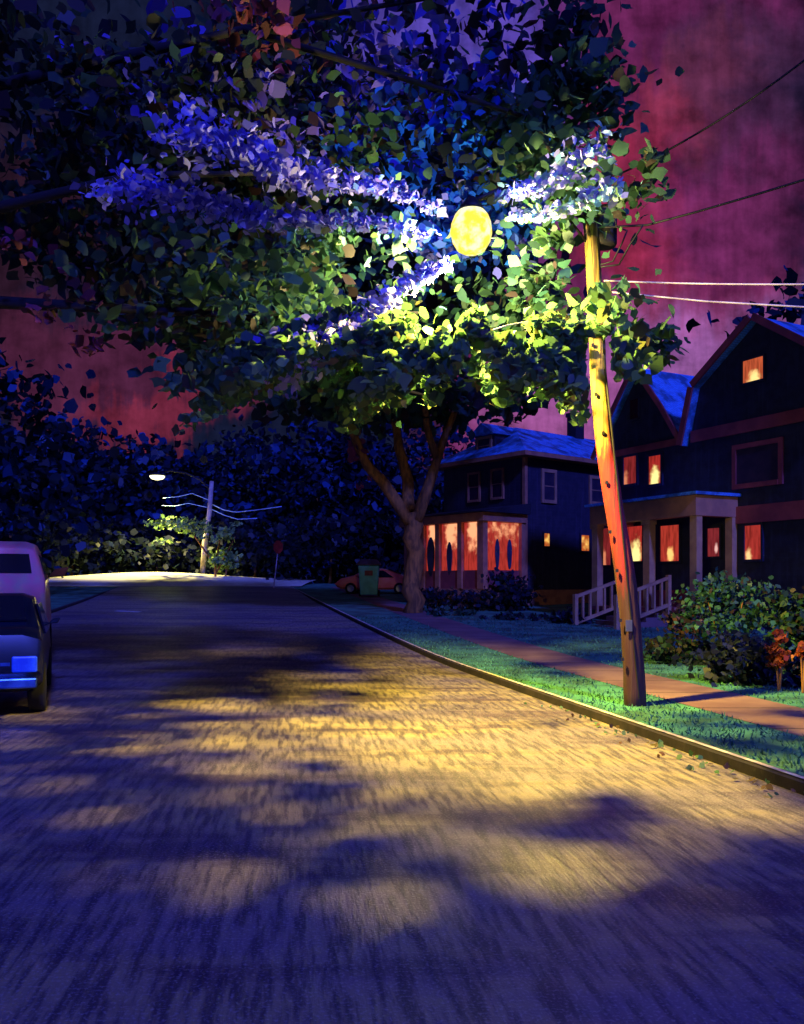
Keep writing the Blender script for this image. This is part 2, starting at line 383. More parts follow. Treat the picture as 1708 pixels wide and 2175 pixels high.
PAL = {
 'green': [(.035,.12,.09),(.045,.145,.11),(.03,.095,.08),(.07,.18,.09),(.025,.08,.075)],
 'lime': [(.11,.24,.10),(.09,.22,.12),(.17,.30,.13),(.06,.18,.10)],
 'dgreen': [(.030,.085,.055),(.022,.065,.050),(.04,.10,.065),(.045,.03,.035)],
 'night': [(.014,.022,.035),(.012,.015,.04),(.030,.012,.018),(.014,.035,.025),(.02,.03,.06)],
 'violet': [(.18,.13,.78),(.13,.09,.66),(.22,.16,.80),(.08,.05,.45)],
 'blue': [(.006,.08,.85),(.006,.06,.70),(.01,.14,.85),(.004,.03,.34)],  # blue light on the crown top, put into the leaf colour
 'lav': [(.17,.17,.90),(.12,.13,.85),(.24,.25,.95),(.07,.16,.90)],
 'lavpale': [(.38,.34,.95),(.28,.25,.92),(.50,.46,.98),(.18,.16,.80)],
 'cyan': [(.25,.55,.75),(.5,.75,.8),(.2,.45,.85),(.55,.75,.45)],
 'red': [(.17,.018,.05),(.12,.012,.035),(.22,.035,.07),(.08,.01,.02)],
 'pink': [(.32,.06,.18),(.25,.05,.13)],
 'navyfar': [(.010,.03,.07),(.012,.045,.11),(.010,.02,.05),(.018,.07,.20)],
 'blackfar': [(.006,.009,.018),(.008,.012,.02),(.005,.008,.012),(.008,.018,.025)],
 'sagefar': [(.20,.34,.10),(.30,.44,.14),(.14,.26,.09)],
}
def leaf_cloud(name, parts, parent, matl, loc=(0, 0, 0)):
    """parts: list of (points Nx3, size, palette name(s)); every leaf is its own small cupped lobed face"""
    V = []; C = []; nv = 8
    for pts, size, pal in parts:
        n = len(pts)
        if n == 0: continue
        ang = np.linspace(0, 2*np.pi, nv, endpoint=False)[None, :]+rng.uniform(-.25, .25, (n, nv))
        lob = np.where(np.arange(nv) % 2 == 0, 1.0, .82)[None, :]*rng.uniform(.72, 1.2, (n, nv))
        sz = size*rng.uniform(.55, 1.35, (n, 1))
        lx = np.cos(ang)*lob*sz; ly = np.sin(ang)*lob*sz*rng.uniform(.6, 1, (n, 1)); lz = -(lx**2+ly**2)/np.maximum(sz, .01)*.35
        nrm = rng.normal(size=(n, 3)); nrm[:, 2] += .5; nrm[:, 1] -= .35; nrm /= np.linalg.norm(nrm, axis=1)[:, None]
        a = np.cross(nrm, rng.normal(size=(n, 3))); a /= np.linalg.norm(a, axis=1)[:, None]; bb = np.cross(nrm, a)
        v_ = pts[:, None, :]+a[:, None, :]*lx[..., None]+bb[:, None, :]*ly[..., None]+nrm[:, None, :]*lz[..., None]
        V.append(v_.reshape(-1, 3))
        names = pal if isinstance(pal, (list, tuple)) else [pal]
        cols = np.array(sum([PAL[q] for q in names], []))
        c = cols[rng.integers(0, len(cols), n)]*rng.uniform(.75, 1.25, (n, 1)); C.append(np.repeat(c, nv, axis=0))
    V = np.concatenate(V)-np.array(loc); C = np.concatenate(C); N = len(V)//nv
    me = bpy.data.meshes.new(name); me.vertices.add(len(V)); me.vertices.foreach_set('co', V.astype(np.float32).ravel())
    me.loops.add(len(V)); me.loops.foreach_set('vertex_index', np.arange(len(V), dtype=np.int32))
    me.polygons.add(N); me.polygons.foreach_set('loop_start', np.arange(0, len(V), nv, dtype=np.int32))
    me.update(calc_edges=True)
    at = me.color_attributes.new('leaf_hue', 'FLOAT_COLOR', 'POINT')
    at.data.foreach_set('color', np.concatenate([C, np.ones((len(C), 1))], axis=1).astype(np.float32).ravel())
    return link(me, name, matl, parent)
def ell(c, r, n, clump=0, cs=.5):       # points in an ellipsoid, optionally gathered in clumps with gaps
    c = np.array(c, float); r = np.array(r, float)
    def inside(k):
        q = rng.normal(size=(k, 3)); q /= np.linalg.norm(q, axis=1)[:, None]; return q*(rng.uniform(0, 1, (k, 1))**(1/2.4))*r+c
    if not clump: return inside(n)
    cc = inside(clump); i = rng.integers(0, clump, n)
    s_ = rng.uniform(.5, 1.3, clump)[i][:, None]*cs
    return cc[i]+rng.normal(size=(n, 3))*s_*np.array([1, 1, .55])
def view_ell(X, Y, rX, rY, d0, d1, n, clump, cs):
    dm = (d0+d1)/2; c = P(X, Y, dm); p = ell(c, (rX/F*dm, (d1-d0)/2, rY/F*dm), n, clump, cs); return p
def limb(mb, pts, r0, r1, seg=8, wob=.06):
    pts = [Vector(p) for p in pts]; out = []; 
    for i in range(len(pts)-1):
        for k in range(3):
            t = k/3; q = pts[i].lerp(pts[i+1], t); out.append(q+Vector((random.uniform(-1, 1), random.uniform(-1, 1), 0))*r1*.4)
    out.append(pts[-1]); n = len(out)
    mb.tube(out, [r0+(r1-r0)*i/(n-1) for i in range(n)], seg, wob=wob); return mb

# ---- street tree whose boughs overhang the lamp (its trunk stands on the left verge, outside the picture)
TB = (-9.0, 9.5, gz(-9, 9.5)+.1)
tree = empty('maple_tree', TB, label='large overhanging tree whose green and violet leafy boughs, some laid out as light rays of the lamp, surround the bright street lamp', cat='tree')
def lo(p): return Vector(p)-Vector(TB)
mb = MB(); limb(mb, [(0, 0, -.2), (.2, .1, 2), (.5, .2, 4.2), (1.2, .2, 6)], .48, .3, 12); mb.build('trunk', M['bark'], tree, True)
BO = [ [(-8.6,9.7,4.2),(-6,10,5.6),(-3,9.8,6.2),(-1.2,10.6,6.6)], [(-8,9.7,5.6),(-5.2,10.6,7.6),(-2,11,8.6),(1.5,11,9.2)],
       [(-8.4,9.7,4.6),(-5.2,10.8,5.1),(-2,11,5.0),(.2,10.6,4.9)], [(-7.8,9.7,6),(-5.5,10,8.4),(-4,11,10.5)],
       [(-2,11,8.6),(.8,10.4,7.4),(2.6,10.6,6.9)], [(-2,11,5.0),(-.8,12.5,4.6),(.4,13,4.4)] ]
for q in BO: 
    mb = MB(); limb(mb, [lo(p) for p in q], .05 if q[0][0] > -7 else .11, .016, 7); mb.build('branch', M['darkbark'], tree, True)
parts = []
def addp(p, size, pal, test=True):
    p = p[lamp_clear(p)] if test else p; parts.append((p, size, pal))
# boughs between lamp and street, set on lamp rays to shape the road's shade
n = 19000; gx = rng.uniform(-9, 6.5, n); gy = 2.0+rng.uniform(0, 1, n)**1.45*26; th = gx/(gy+9); vc = .240+.030*np.sin(19*th+1)+.022*np.sin(47*th)+.012*np.sin(90*th+2)+rng.normal(0, .008, n)
t = rng.uniform(.70, 1.0, n)*np.clip((LS.z-H-vc*LS.y)/(LS.z+vc*(gy-LS.y)), .05, .38)
ok = ~is_bright(gx, gy) & (gx > 3.04-.208*(gy-6.58)-11.5) & (gx < 3.04-.208*(gy-6.58)+4.5)
pts = np.stack([LS.x+(gx-LS.x)*t, LS.y+(gy-LS.y)*t, LS.z*(1-t)], 1)[ok]
pts = pts[pts[:, 0]/pts[:, 1] < .27+rng.normal(0, .012, len(pts))]
addp(pts, .072, ['green', 'green', 'dgreen', 'dgreen', 'lime'])
# lamp-lit green crown
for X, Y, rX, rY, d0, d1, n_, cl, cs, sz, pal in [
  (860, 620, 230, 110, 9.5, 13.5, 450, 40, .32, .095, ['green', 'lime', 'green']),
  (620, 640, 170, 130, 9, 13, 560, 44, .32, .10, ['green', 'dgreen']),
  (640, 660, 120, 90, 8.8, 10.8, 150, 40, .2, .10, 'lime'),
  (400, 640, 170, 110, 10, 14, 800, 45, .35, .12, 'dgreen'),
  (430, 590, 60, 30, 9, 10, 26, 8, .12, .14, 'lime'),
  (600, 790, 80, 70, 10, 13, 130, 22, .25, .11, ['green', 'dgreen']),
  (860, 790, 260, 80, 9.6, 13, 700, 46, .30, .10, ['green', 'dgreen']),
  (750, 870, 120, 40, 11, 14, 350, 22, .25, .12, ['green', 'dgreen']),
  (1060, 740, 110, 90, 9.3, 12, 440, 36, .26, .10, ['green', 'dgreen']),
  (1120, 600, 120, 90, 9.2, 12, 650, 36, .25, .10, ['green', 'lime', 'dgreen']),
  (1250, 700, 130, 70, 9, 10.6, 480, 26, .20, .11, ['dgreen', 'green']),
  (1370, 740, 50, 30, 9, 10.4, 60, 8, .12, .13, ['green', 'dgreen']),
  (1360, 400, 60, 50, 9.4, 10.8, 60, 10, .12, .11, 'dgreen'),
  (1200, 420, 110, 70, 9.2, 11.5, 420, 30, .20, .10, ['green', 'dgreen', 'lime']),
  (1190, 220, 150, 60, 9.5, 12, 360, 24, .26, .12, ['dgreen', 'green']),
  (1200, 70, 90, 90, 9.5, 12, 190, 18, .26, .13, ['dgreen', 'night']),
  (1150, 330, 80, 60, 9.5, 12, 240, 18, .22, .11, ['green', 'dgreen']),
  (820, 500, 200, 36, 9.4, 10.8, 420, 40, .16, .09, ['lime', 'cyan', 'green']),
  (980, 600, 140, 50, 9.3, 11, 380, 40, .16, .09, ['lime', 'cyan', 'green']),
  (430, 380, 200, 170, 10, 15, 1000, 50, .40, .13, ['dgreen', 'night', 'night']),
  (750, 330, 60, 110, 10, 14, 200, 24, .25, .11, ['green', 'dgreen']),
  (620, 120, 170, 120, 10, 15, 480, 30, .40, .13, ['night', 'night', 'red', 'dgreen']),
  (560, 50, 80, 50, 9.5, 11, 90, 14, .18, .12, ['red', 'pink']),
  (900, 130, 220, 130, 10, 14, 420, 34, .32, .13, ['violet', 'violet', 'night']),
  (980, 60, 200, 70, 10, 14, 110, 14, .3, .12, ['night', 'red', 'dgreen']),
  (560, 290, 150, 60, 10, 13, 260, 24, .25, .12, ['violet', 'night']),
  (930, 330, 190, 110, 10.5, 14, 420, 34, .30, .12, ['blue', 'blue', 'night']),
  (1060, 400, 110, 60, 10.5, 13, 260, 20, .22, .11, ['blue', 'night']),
  (990, 480, 170, 120, 10.9, 12.8, 620, 40, .22, .09, ['blue', 'blue', 'lav']),  # lamp halo imitated by a cloud of blue-coloured leaves
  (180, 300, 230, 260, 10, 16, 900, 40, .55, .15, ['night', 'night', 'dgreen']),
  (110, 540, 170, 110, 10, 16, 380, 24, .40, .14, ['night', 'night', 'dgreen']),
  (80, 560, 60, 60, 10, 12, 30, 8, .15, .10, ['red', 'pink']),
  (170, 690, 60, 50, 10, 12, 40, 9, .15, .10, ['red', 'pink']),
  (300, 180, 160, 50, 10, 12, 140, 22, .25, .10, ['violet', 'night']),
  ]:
    addp(view_ell(X, Y, rX, rY, d0, d1, int(n_*1.3), cl, cs), sz*.84, pal)
def fringe(p):             # ragged lower edge of the canopy
    X = CX+F*p[:, 0]/p[:, 1]; lim = 395+45*np.sin(X*.021+1)+28*np.sin(X*.057)+np.clip((560-X)*.30, 0, 130)+rng.normal(0, 22, len(p))
    return (p[:, 2]-H)/p[:, 1] > lim/F
parts = [parts[0]]+[(p[fringe(p)], a_, b_) for p, a_, b_ in parts[1:]]
leaf_cloud('crown', parts, tree, M['leaf'], TB)
# the lamp's light rays, imitated by sprays of pale lavender-coloured leaves
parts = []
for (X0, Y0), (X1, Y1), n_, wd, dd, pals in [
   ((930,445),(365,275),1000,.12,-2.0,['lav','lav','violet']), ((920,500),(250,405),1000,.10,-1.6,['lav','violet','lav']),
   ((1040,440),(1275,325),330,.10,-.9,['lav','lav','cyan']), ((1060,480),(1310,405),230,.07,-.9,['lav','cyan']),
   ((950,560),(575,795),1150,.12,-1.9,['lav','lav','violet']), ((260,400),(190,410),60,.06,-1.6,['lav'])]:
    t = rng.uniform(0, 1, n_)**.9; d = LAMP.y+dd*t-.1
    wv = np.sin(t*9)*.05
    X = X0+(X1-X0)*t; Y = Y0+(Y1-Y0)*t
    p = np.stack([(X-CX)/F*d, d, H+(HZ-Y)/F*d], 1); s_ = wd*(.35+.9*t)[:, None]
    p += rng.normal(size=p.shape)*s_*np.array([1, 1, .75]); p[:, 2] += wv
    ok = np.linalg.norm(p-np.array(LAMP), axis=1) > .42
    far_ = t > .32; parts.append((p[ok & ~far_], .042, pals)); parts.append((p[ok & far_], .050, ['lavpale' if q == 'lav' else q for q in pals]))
leaf_cloud('light_ray_leaves', parts, tree, M['leaf'], TB)

# ---- big shade tree in front of the first house
bz = gz(0, 32)+.1
T2 = tuple(P(878, 1300, 32)); T2 = (T2[0], 32, bz)
tree2 = empty('shade_tree', T2, label='tall spreading tree with a forked brown trunk beside the glowing screened porch', cat='tree')
def l2(p): return Vector(p)-Vector(T2)
mb = MB(); limb(mb, [(0, 0, -.3), (0, 0, .8), l2(P(876, 1170, 32)), l2(P(874, 1088, 32))], .37, .31, 12); mb.build('trunk', M['bark'], tree2, True)
for q in ([(872,1110,32),(818,1030,31.8),(778,985,31.6),(748,915,31.5),(700,820,31),(640,700,30)], [(882,1105,32),(912,1030,32),(928,975,32.2),(960,890,32.5),(990,800,33)],
          [(868,1085,32),(868,1020,32.4),(848,950,32.6),(838,890,32.8),(850,780,33),(830,600,33)], [(928,975,32.2),(905,900,32),(900,830,31),(930,700,30)]):
    mb = MB(); limb(mb, [l2(P(*c)) for c in q], .25 if q[0][1] > 1000 else .15, .08, 9); mb.build('branch', M['bark'], tree2, True)
parts = [(view_ell(*a), sz, pal) for a, sz, pal in [
   ((760, 640, 420, 200, 25, 38, 4200, 110, 1.0), .33, ['dgreen', 'night', 'green']),
   ((820, 840, 260, 60, 27, 36, 1500, 60, .7), .26, ['green', 'dgreen']),
   ((700, 260, 380, 260, 26, 38, 750, 30, 1.0), .36, ['night', 'dgreen', 'violet']),
   ((420, 400, 250, 230, 26, 38, 1500, 45, 1.1), .36, ['night', 'night', 'dgreen']),
   ((1080, 860, 70, 30, 28, 33, 160, 14, .4), .24, ['green', 'dgreen']),
   ((690, 900, 60, 40, 28, 33, 200, 14, .4), .26, ['green', 'dgreen']),
   ((745, 960, 22, 34, 31, 33, 26, 8, .2), .17, 'pink'),
   ((772, 1025, 12, 14, 31, 33, 8, 4, .1), .14, 'pink')]]
parts = [(p[(p[:, 2] > H+350/F*32) | (a_ < .2)], a_, b_) for p, a_, b_ in parts]
leaf_cloud('crown', parts, tree2, M['leaf'], T2)

# ---- generic tree for the distance
def far_tree(x, y, h, r, pal, label, name='background_tree', n=900, sz=.5, low=.25, drop=1.0, group='dark trees beyond the cross street'):
    b0 = (x, y, gz(x, y)-.1); e = empty(name, b0, label=label, cat='tree', group=group)
    mb = MB(); limb(mb, [(0, 0, 0), (.15, 0, h*.3), (0, .1, h*.62)], .03*h*.8, .01*h, 8); mb.build('trunk', M['bark'], e, True)
    c = (x, y, b0[2]+h*(.5+low/2)); 
    p = ell(c, (r, r, h*(1-low)/2), n, max(14, n//22), r*.20)
    leaf_cloud('crown', [(p, sz, pal)], e, M['leaf_far'], b0)
    return e
desc = ['farthest left in the row', 'second from the left', 'with the bluest patches', 'directly behind the crooked lamp post', 'between the lamp post and the red sign',
        'behind the red sign', 'above the parked red car', 'left of the brown forked trunk', 'hidden behind the forked trunk']
XS = [-20, 110, 230, 330, 450, 560, 670, 780, 900]
for i, X in enumerate(XS):
    d = 80+(i*37 % 11); hh = (HZ-[885, 880, 920, 930, 925, 905, 890, 890, 870][i])/F*d+H-gz(0, d)
    far_tree((X-CX)/F*d, d, hh, 5.6+(i % 3), ['navyfar', 'blackfar'] if i % 2 else ['navyfar', 'navyfar', 'blackfar'],
             'tall dark blue tree beyond the road, '+desc[i], n=2600, sz=.42, low=.0)
for X, d, hh, r, lab in [(-60, 42, 13, 5.5, 'broad black-blue tree at the left edge behind the pink vehicle'), (1060, 62, 9.5, 6, 'dark tree rising behind the roof of the first house'),
                     (1690, 38, 14.5, 4.6, 'dark tree at the right edge behind the large gabled house'), (1330, 60, 9, 5, 'low dark tree seen between the two houses')]:
    far_tree((X-CX)/F*d, d, hh, r, ['blackfar', 'navyfar'], lab, n=1600, sz=.34, low=.05, group='dark trees behind the houses')
for X, d, hh, r, lab in [(150, 70, 6.4, 5, 'round dark shrub tree left of the crooked lamp post'), (540, 72, 5.6, 4.5, 'squat dark shrub tree right of the crooked lamp post'), (700, 66, 5.5, 5, 'squat dark shrub tree left of the green bin'),
                         (850, 60, 5.0, 4, 'low black shrub tree behind the parked red car'), (20, 62, 7, 5, 'low dark shrub tree behind the pink vehicle'), (330, 74, 5.2, 4.5, 'dark shrub tree under the far lamp')]:
    far_tree((X-CX)/F*d, d, hh, r, ['blackfar'], lab, 'shrub_tree', 1300, .3, 0, group='low dark trees along the cross street')
# lamplit pale tree near the far lamp
d = 64.5
e = empty('lamplit_tree', (P(455, 1200, d).x, d, gz(0, d)), label='small pale green tree lit by the far lamp, crown split either side of its post', cat='tree')
mb = MB(); bb0 = Vector(e.location)
limb(mb, [(0, 0, -.1), (.2, 0, 2.0), P(470, 1130, d)-bb0], .12, .05, 6); limb(mb, [(.1, 0, 1.4), P(400, 1120, d)-bb0, P(345, 1108, d)-bb0], .08, .03, 6); limb(mb, [(.1, 0, .8), P(500, 1140, d)-bb0], .08, .03, 6)
mb.build('trunk', M['bark'], e, True)
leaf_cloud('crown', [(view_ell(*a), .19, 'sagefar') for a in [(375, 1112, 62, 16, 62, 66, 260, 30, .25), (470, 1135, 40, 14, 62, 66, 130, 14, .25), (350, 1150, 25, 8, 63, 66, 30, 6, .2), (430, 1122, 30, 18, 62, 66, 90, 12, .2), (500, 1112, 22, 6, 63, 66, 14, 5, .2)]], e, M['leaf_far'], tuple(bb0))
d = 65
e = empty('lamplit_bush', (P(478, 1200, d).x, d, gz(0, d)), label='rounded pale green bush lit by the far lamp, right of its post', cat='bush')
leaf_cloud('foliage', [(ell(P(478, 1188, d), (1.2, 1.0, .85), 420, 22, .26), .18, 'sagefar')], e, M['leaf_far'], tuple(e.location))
mb = MB(); limb(mb, [(0, 0, -.1), (.1, 0, 1.2)], .08, .05, 6); mb.build('stem', M['bark'], e, True)

# ---------------------------------------------------------------- utility pole, lamp and wires
def pole_mat():
    m = bpy.data.materials.new('pole_timber'); m.use_nodes = True; t = NT(m.node_tree); b = t.n['Principled BSDF']
    c = t.node('ShaderNodeTexCoord'); x, y, z = t.sep(c.outputs['Object'])
    n = t.noise(t.vmath('MULTIPLY', c.outputs['Object'], (5, 5, 1.2)), 1.6, 6, .6)
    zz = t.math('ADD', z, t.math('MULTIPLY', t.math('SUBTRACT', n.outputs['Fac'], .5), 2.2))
    col = t.mix(t.ss(zz, 1.3, 2.3), (.035, .005, .013), (.26, .007, .020))       # dark maroon at the foot, turning red higher up
    col = t.mix(t.ss(zz, 3.1, 3.8), col, (.36, .25, .055))                    # yellow over the upper length
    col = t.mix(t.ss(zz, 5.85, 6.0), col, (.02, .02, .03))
    g = t.noise(t.vmath('MULTIPLY', c.outputs['Object'], (30, 30, 1.5)), 1, 5)
    col = t.mix(t.ss(g.outputs['Fac'], .48, .62, 0, .8), col, (.05, .02, .02))
    t.put(b.inputs['Base Color'], col); b.inputs['Roughness'].default_value = .85
    bm = t.node('ShaderNodeBump'); bm.inputs['Strength'].default_value = .6; bm.inputs['Distance'].default_value = .02
    t.put(bm.inputs['Height'], g.outputs['Fac']); t.put(b.inputs['Normal'], bm.outputs[0]); return m
pb = Vector((P(1350, 1515, 10.8).x, 10.8, .0)); pt = P(1236, 385, 10.9)
pole = empty('utility_pole', pb+Vector((0, 0, .12)), label='leaning wooden utility pole, red below and yellow above, carrying the bright street lamp', cat='utility pole')
po = Vector(pole.location)
mb = MB(); N = 26; 
pts = [Vector((0, 0, -.3))]+[(pb.lerp(pt, i/N)-po)+Vector((.05*math.sin(i*.33), 0, 0)) for i in range(1, N+1)]
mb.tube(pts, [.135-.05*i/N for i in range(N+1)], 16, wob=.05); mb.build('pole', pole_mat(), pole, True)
att = lambda Y: pb.lerp(pt, (1515-Y)/(1515-385.))
# bracket arm and lamp
mb = MB(); a0 = att(470); ar = [a0, a0.lerp(LAMP, .3)+Vector((0, 0, .30)), a0.lerp(LAMP, .7)+Vector((0, 0, .50)), LAMP+Vector((.0, 0, .34))]
mb.tube([p-po for p in ar], .03, 8); mb.tube([att(520)-po, ar[1]-po], .018, 6); mb.build('bracket_arm', M['wire'], pole, True)
mb = MB()
for k in range(9):
    q = att(1400-k*95+(k*37 % 23))-po; an_ = 2.5+k*1.9; mb.box(q.x-.135+.02*(k % 3), q.x-.105+.02*(k % 3), q.y-.13, q.y-.10, q.z-.02, q.z+.02)
q0, q1 = att(1480)-po, att(760)-po; mb.tube([q0+Vector((.03, -.135, 0)), q0.lerp(q1, .5)+Vector((.035, -.118, 0)), q1+Vector((.03, -.10, 0))], .012, 5)
mb.build('ground_wire', M['wire'], pole)
q = att(1330)-po; mb = MB(); mb.box(q.x-.05, q.x+.03, q.y-.150, q.y-.135, q.z-.07, q.z+.07); mb.build('metal_tag', M['rim'], pole)
mb = MB(); mb.lathe([(.04, .40), (.07, .37), (.12, .30), (.16, .235)], LAMP-po, 18); hood = mb.build('lamp_hood', M['wire'], pole, True)
glow = bpy.data.materials.new('lamp_glass'); glow.use_nodes = True; t_ = NT(glow.node_tree)
for n_ in list(t_.n): t_.n.remove(n_)
c_ = t_.node('ShaderNodeTexCoord'); nn_ = t_.noise(c_.outputs['Object'], 7, 3)
em_ = t_.node('ShaderNodeEmission'); t_.put(em_.inputs['Color'], t_.mix(t_.ss(nn_.outputs['Fac'], .4, .62), (1, .78, .07), (1, .97, .60))); em_.inputs['Strength'].default_value = 1.25
o_ = t_.node('ShaderNodeOutputMaterial'); t_.l.new(em_.outputs[0], o_.inputs[0])
mb = MB(); mb.lathe([(.09, -.23), (.16, -.19), (.215, -.10), (.235, 0), (.225, .1), (.19, .19), (.15, .24)], LAMP-po, 20); mb.build('lamp_globe', glow, pole, True)
L = bpy.data.lights.new('street_lamp_light', 'POINT'); L.energy = 1400; L.color = (1.0, .80, .28); L.shadow_soft_size = .10
Lo = bpy.data.objects.new('street_lamp_light', L); COL.objects.link(Lo); Lo.parent = pole; Lo.location = LAMP+Vector((-.02, -.03, -.42))-po
LB = bpy.data.lights.new('street_lamp_beam', 'SPOT'); LB.energy = 5900; LB.color = (1.0, .71, .07); LB.shadow_soft_size = .09; LB.spot_size = math.radians(152); LB.spot_blend = .35
Lp = bpy.data.objects.new('street_lamp_beam', LB); COL.objects.link(Lp); Lp.parent = pole; Lp.location = LAMP+Vector((-.02, -.03, -.42))-po
# hardware on the pole
mb = MB(); q = att(490)-po; mb.lathe([(.13, -.24), (.15, -.2), (.15, .2), (.10, .26)], q+Vector((.24, .05, .05)), 14); mb.box(q.x, q.x+.2, q.y-.02, q.y+.04, q.z-.05, q.z+.05); mb.build('transformer_can', M['black'], pole, True)
q = att(712)-po
mb = MB(); mb.box(q.x-.17, q.x+.13, q.y-.17, q.y-.12, q.z-.05, q.z+.03); mb.lathe([(.03, -.04), (.05, 0), (.03, .07)], q+Vector((-.13, -.2, .06)), 10); mb.lathe([(.03, -.04), (.05, 0), (.03, .07)], q+Vector((.10, -.2, .0)), 10); mb.build('cable_clamp', M['black'], pole)
q = att(430)-po
mb = MB(); mb.box(q.x-.42, q.x+.55, q.y-.17, q.y-.11, q.z-.04, q.z+.05)
for k in (-.36, -.1, .22, .48): mb.lathe([(.02, 0), (.035, .03), (.02, .1)], q+Vector((k, -.14, .05)), 8)
mb.build('crossarm', M['black'], pole)
def wire(name, label, pts, r=.012, m=None, sag=0, grp='cables strung from the wooden pole'):
    pts = [Vector(p) for p in pts]; out = []
    if len(pts) == 2:
        for i in range(17): t = i/16; out.append(pts[0].lerp(pts[1], t)-Vector((0, 0, sag*4*t*(1-t))))
    else:
        for i in range(len(pts)-1):
            for k in range(4): out.append(pts[i].lerp(pts[i+1], k/4))
        out.append(pts[-1])
    b0 = out[0]; mb = MB(); mb.tube([p-b0 for p in out], r, 6); o = mb.build(name, m or M['wire'], None, True); o.location = b0
    return tag(o, label, 'cable', grp)
wire('power_cable', 'highest black cable climbing steeply to the upper right', [att(388)+Vector((.3, -.1, .0)), P(1760, 88, 9.2)], .012, sag=.12)
wire('power_cable', 'thick black cable rising to the right edge above the hooked loops', [att(500)+Vector((.12, -.1, .05)), P(1375, 478, 10.6), P(1480, 450, 10.3), P(1600, 415, 10), P(1760, 366, 9.6)], .014)
wire('service_loop', 'outer drooping loop of cable hooked beside the upper pole', [att(575)+Vector((.1, -.1, 0)), P(1315, 562, 10.7), P(1338, 520, 10.6), P(1366, 478, 10.5)], .011)
wire('service_loop', 'inner drooping loop of cable hooked beside the upper pole', [att(570)+Vector((.1, -.1, 0)), P(1302, 555, 10.7), P(1322, 515, 10.6), P(1332, 490, 10.6), P(1310, 482, 10.6), P(1305, 462, 10.6)], .010)
wire('telephone_cable', 'upper pale horizontal cable running right from the pole', [att(605)+Vector((.12, -.12, 0)), P(1780, 603, 9.6)], .010, M['wirelit'], .02)
wire('telephone_cable', 'lower pale cable dipping slightly to the right from the pole', [att(628)+Vector((.12, -.12, 0)), P(1500, 640, 10.1), P(1780, 656, 9.6)], .010, M['wirelit'])
wire('telephone_cable', 'upper thin pale cable crossing the green leaves left of the pole', [att(668)+Vector((-.1, -.1, 0)), P(1080, 690, 9.0), P(940, 735, 8.0)], .006, M['wirelit'])
wire('telephone_cable', 'lower thin pale cable crossing the green leaves left of the pole', [att(690)+Vector((-.1, -.1, 0)), P(1110, 705, 9.2), P(1000, 730, 8.4)], .006, M['wirelit'])

# ---------------------------------------------------------------- far lamp post
d = 67; fb = Vector((P(428, 1200, d).x, d, gz(0, d))); ft = P(450, 1022, d)
fl = empty('street_lamp', fb, label='distant crooked pale lamp post with a curved arm and lit white-yellow head', cat='street lamp')
mb = MB(); mb.tube([Vector((0, 0, -.2)), fb.lerp(ft, .4)-fb-Vector((.05, 0, 0)), fb.lerp(ft, .7)-fb+Vector((.05, 0, 0)), ft-fb], [.20, .22, .19, .16], 10)
mb.build('post', mat('pale_wood', (.62, .50, .38), .7, (.40, .30, .24), 2, .2), fl, True)
mb = MB(); mb.tube([P(445, 1040, d)-fb, P(425, 1018, d)-fb, P(395, 1005, d)-fb, P(362, 1000, d)-fb, P(340, 1003, d)-fb], .07, 8); mb.build('curved_arm', M['wire'], fl, True)
mb = MB(); c = P(334, 1012, d)-fb; mb.lathe([(.2, .30), (.5, .22), (.62, .1), (.6, .05)], c, 16); mb.build('lamp_cover', M['wire'], fl, True)
g2 = mat('far_lamp_glass', (1, .95, .6), .4, emit=(1, .95, .5), es=3)
mb = MB(); mb.lathe([(.18, -.26), (.45, -.18), (.58, -.02), (.56, .04)], c, 16); mb.build('lamp_glass', g2, fl, True)
L2 = bpy.data.lights.new('far_lamp_light', 'SPOT'); L2.spot_size = math.radians(104); L2.spot_blend = .35; L2.energy = 16000; L2.color = (1, .84, .25); L2.shadow_soft_size = .3
Lo2 = bpy.data.objects.new('far_lamp_light', L2); COL.objects.link(Lo2); Lo2.parent = fl; Lo2.location = c+Vector((0, -.2, -.75))
gc = 'cables at the distant lamp post'; mw = mat('frosty_cable', (.55, .80, .95), .4, (.4, .6, .9), 3)
wire('lamp_cable', 'upper pale blue sagging cable right of the distant lamp post', [P(452, 1072, d), P(475, 1083, 66), P(500, 1088, 65), P(540, 1084, 64), P(598, 1076, 62)], .035, mw, grp=gc)
wire('lamp_cable', 'lower pale blue sagging cable right of the distant lamp post', [P(450, 1082, d), P(478, 1095, 66), P(505, 1103, 65), P(546, 1101, 64)], .035, mw, grp=gc)
wire('lamp_cable', 'upper pale blue cable left of the distant lamp post', [P(346, 1058, 66), P(378, 1055, 66.5), P(408, 1048, 67), P(443, 1062, d)], .022, mw, grp=gc)
wire('lamp_cable', 'lower pale blue cable left of the distant lamp post', [P(344, 1074, 66), P(372, 1075, 66.5), P(400, 1069, 67), P(441, 1078, d)], .022, mw, grp=gc)

# red sign at the corner
d = 53; sb = Vector((P(581, 1200, d).x, d, gz(0, d)+.12)); st = P(591, 1172, d)
sg = empty('stop_sign', sb, label='red octagonal sign on a thin pale post at the corner', cat='road sign')
mb = MB(); mb.tube([Vector((0, 0, -.1)), st-sb+Vector((0, .05, .3))], .035, 8); mb.build('post', M['wirelit'], sg, True)
c = P(591, 1162, d)-sb; mb = MB(); r_ = .42
mb.prism([(c.x+r_*.72*math.cos(math.radians(22.5+45*k)), c.y-.03, c.z+r_*math.sin(math.radians(22.5+45*k))) for k in range(8)], (0, .025, 0))
mb.build('sign_plate', mat('sign_red', (.62, .03, .03), .4), sg)

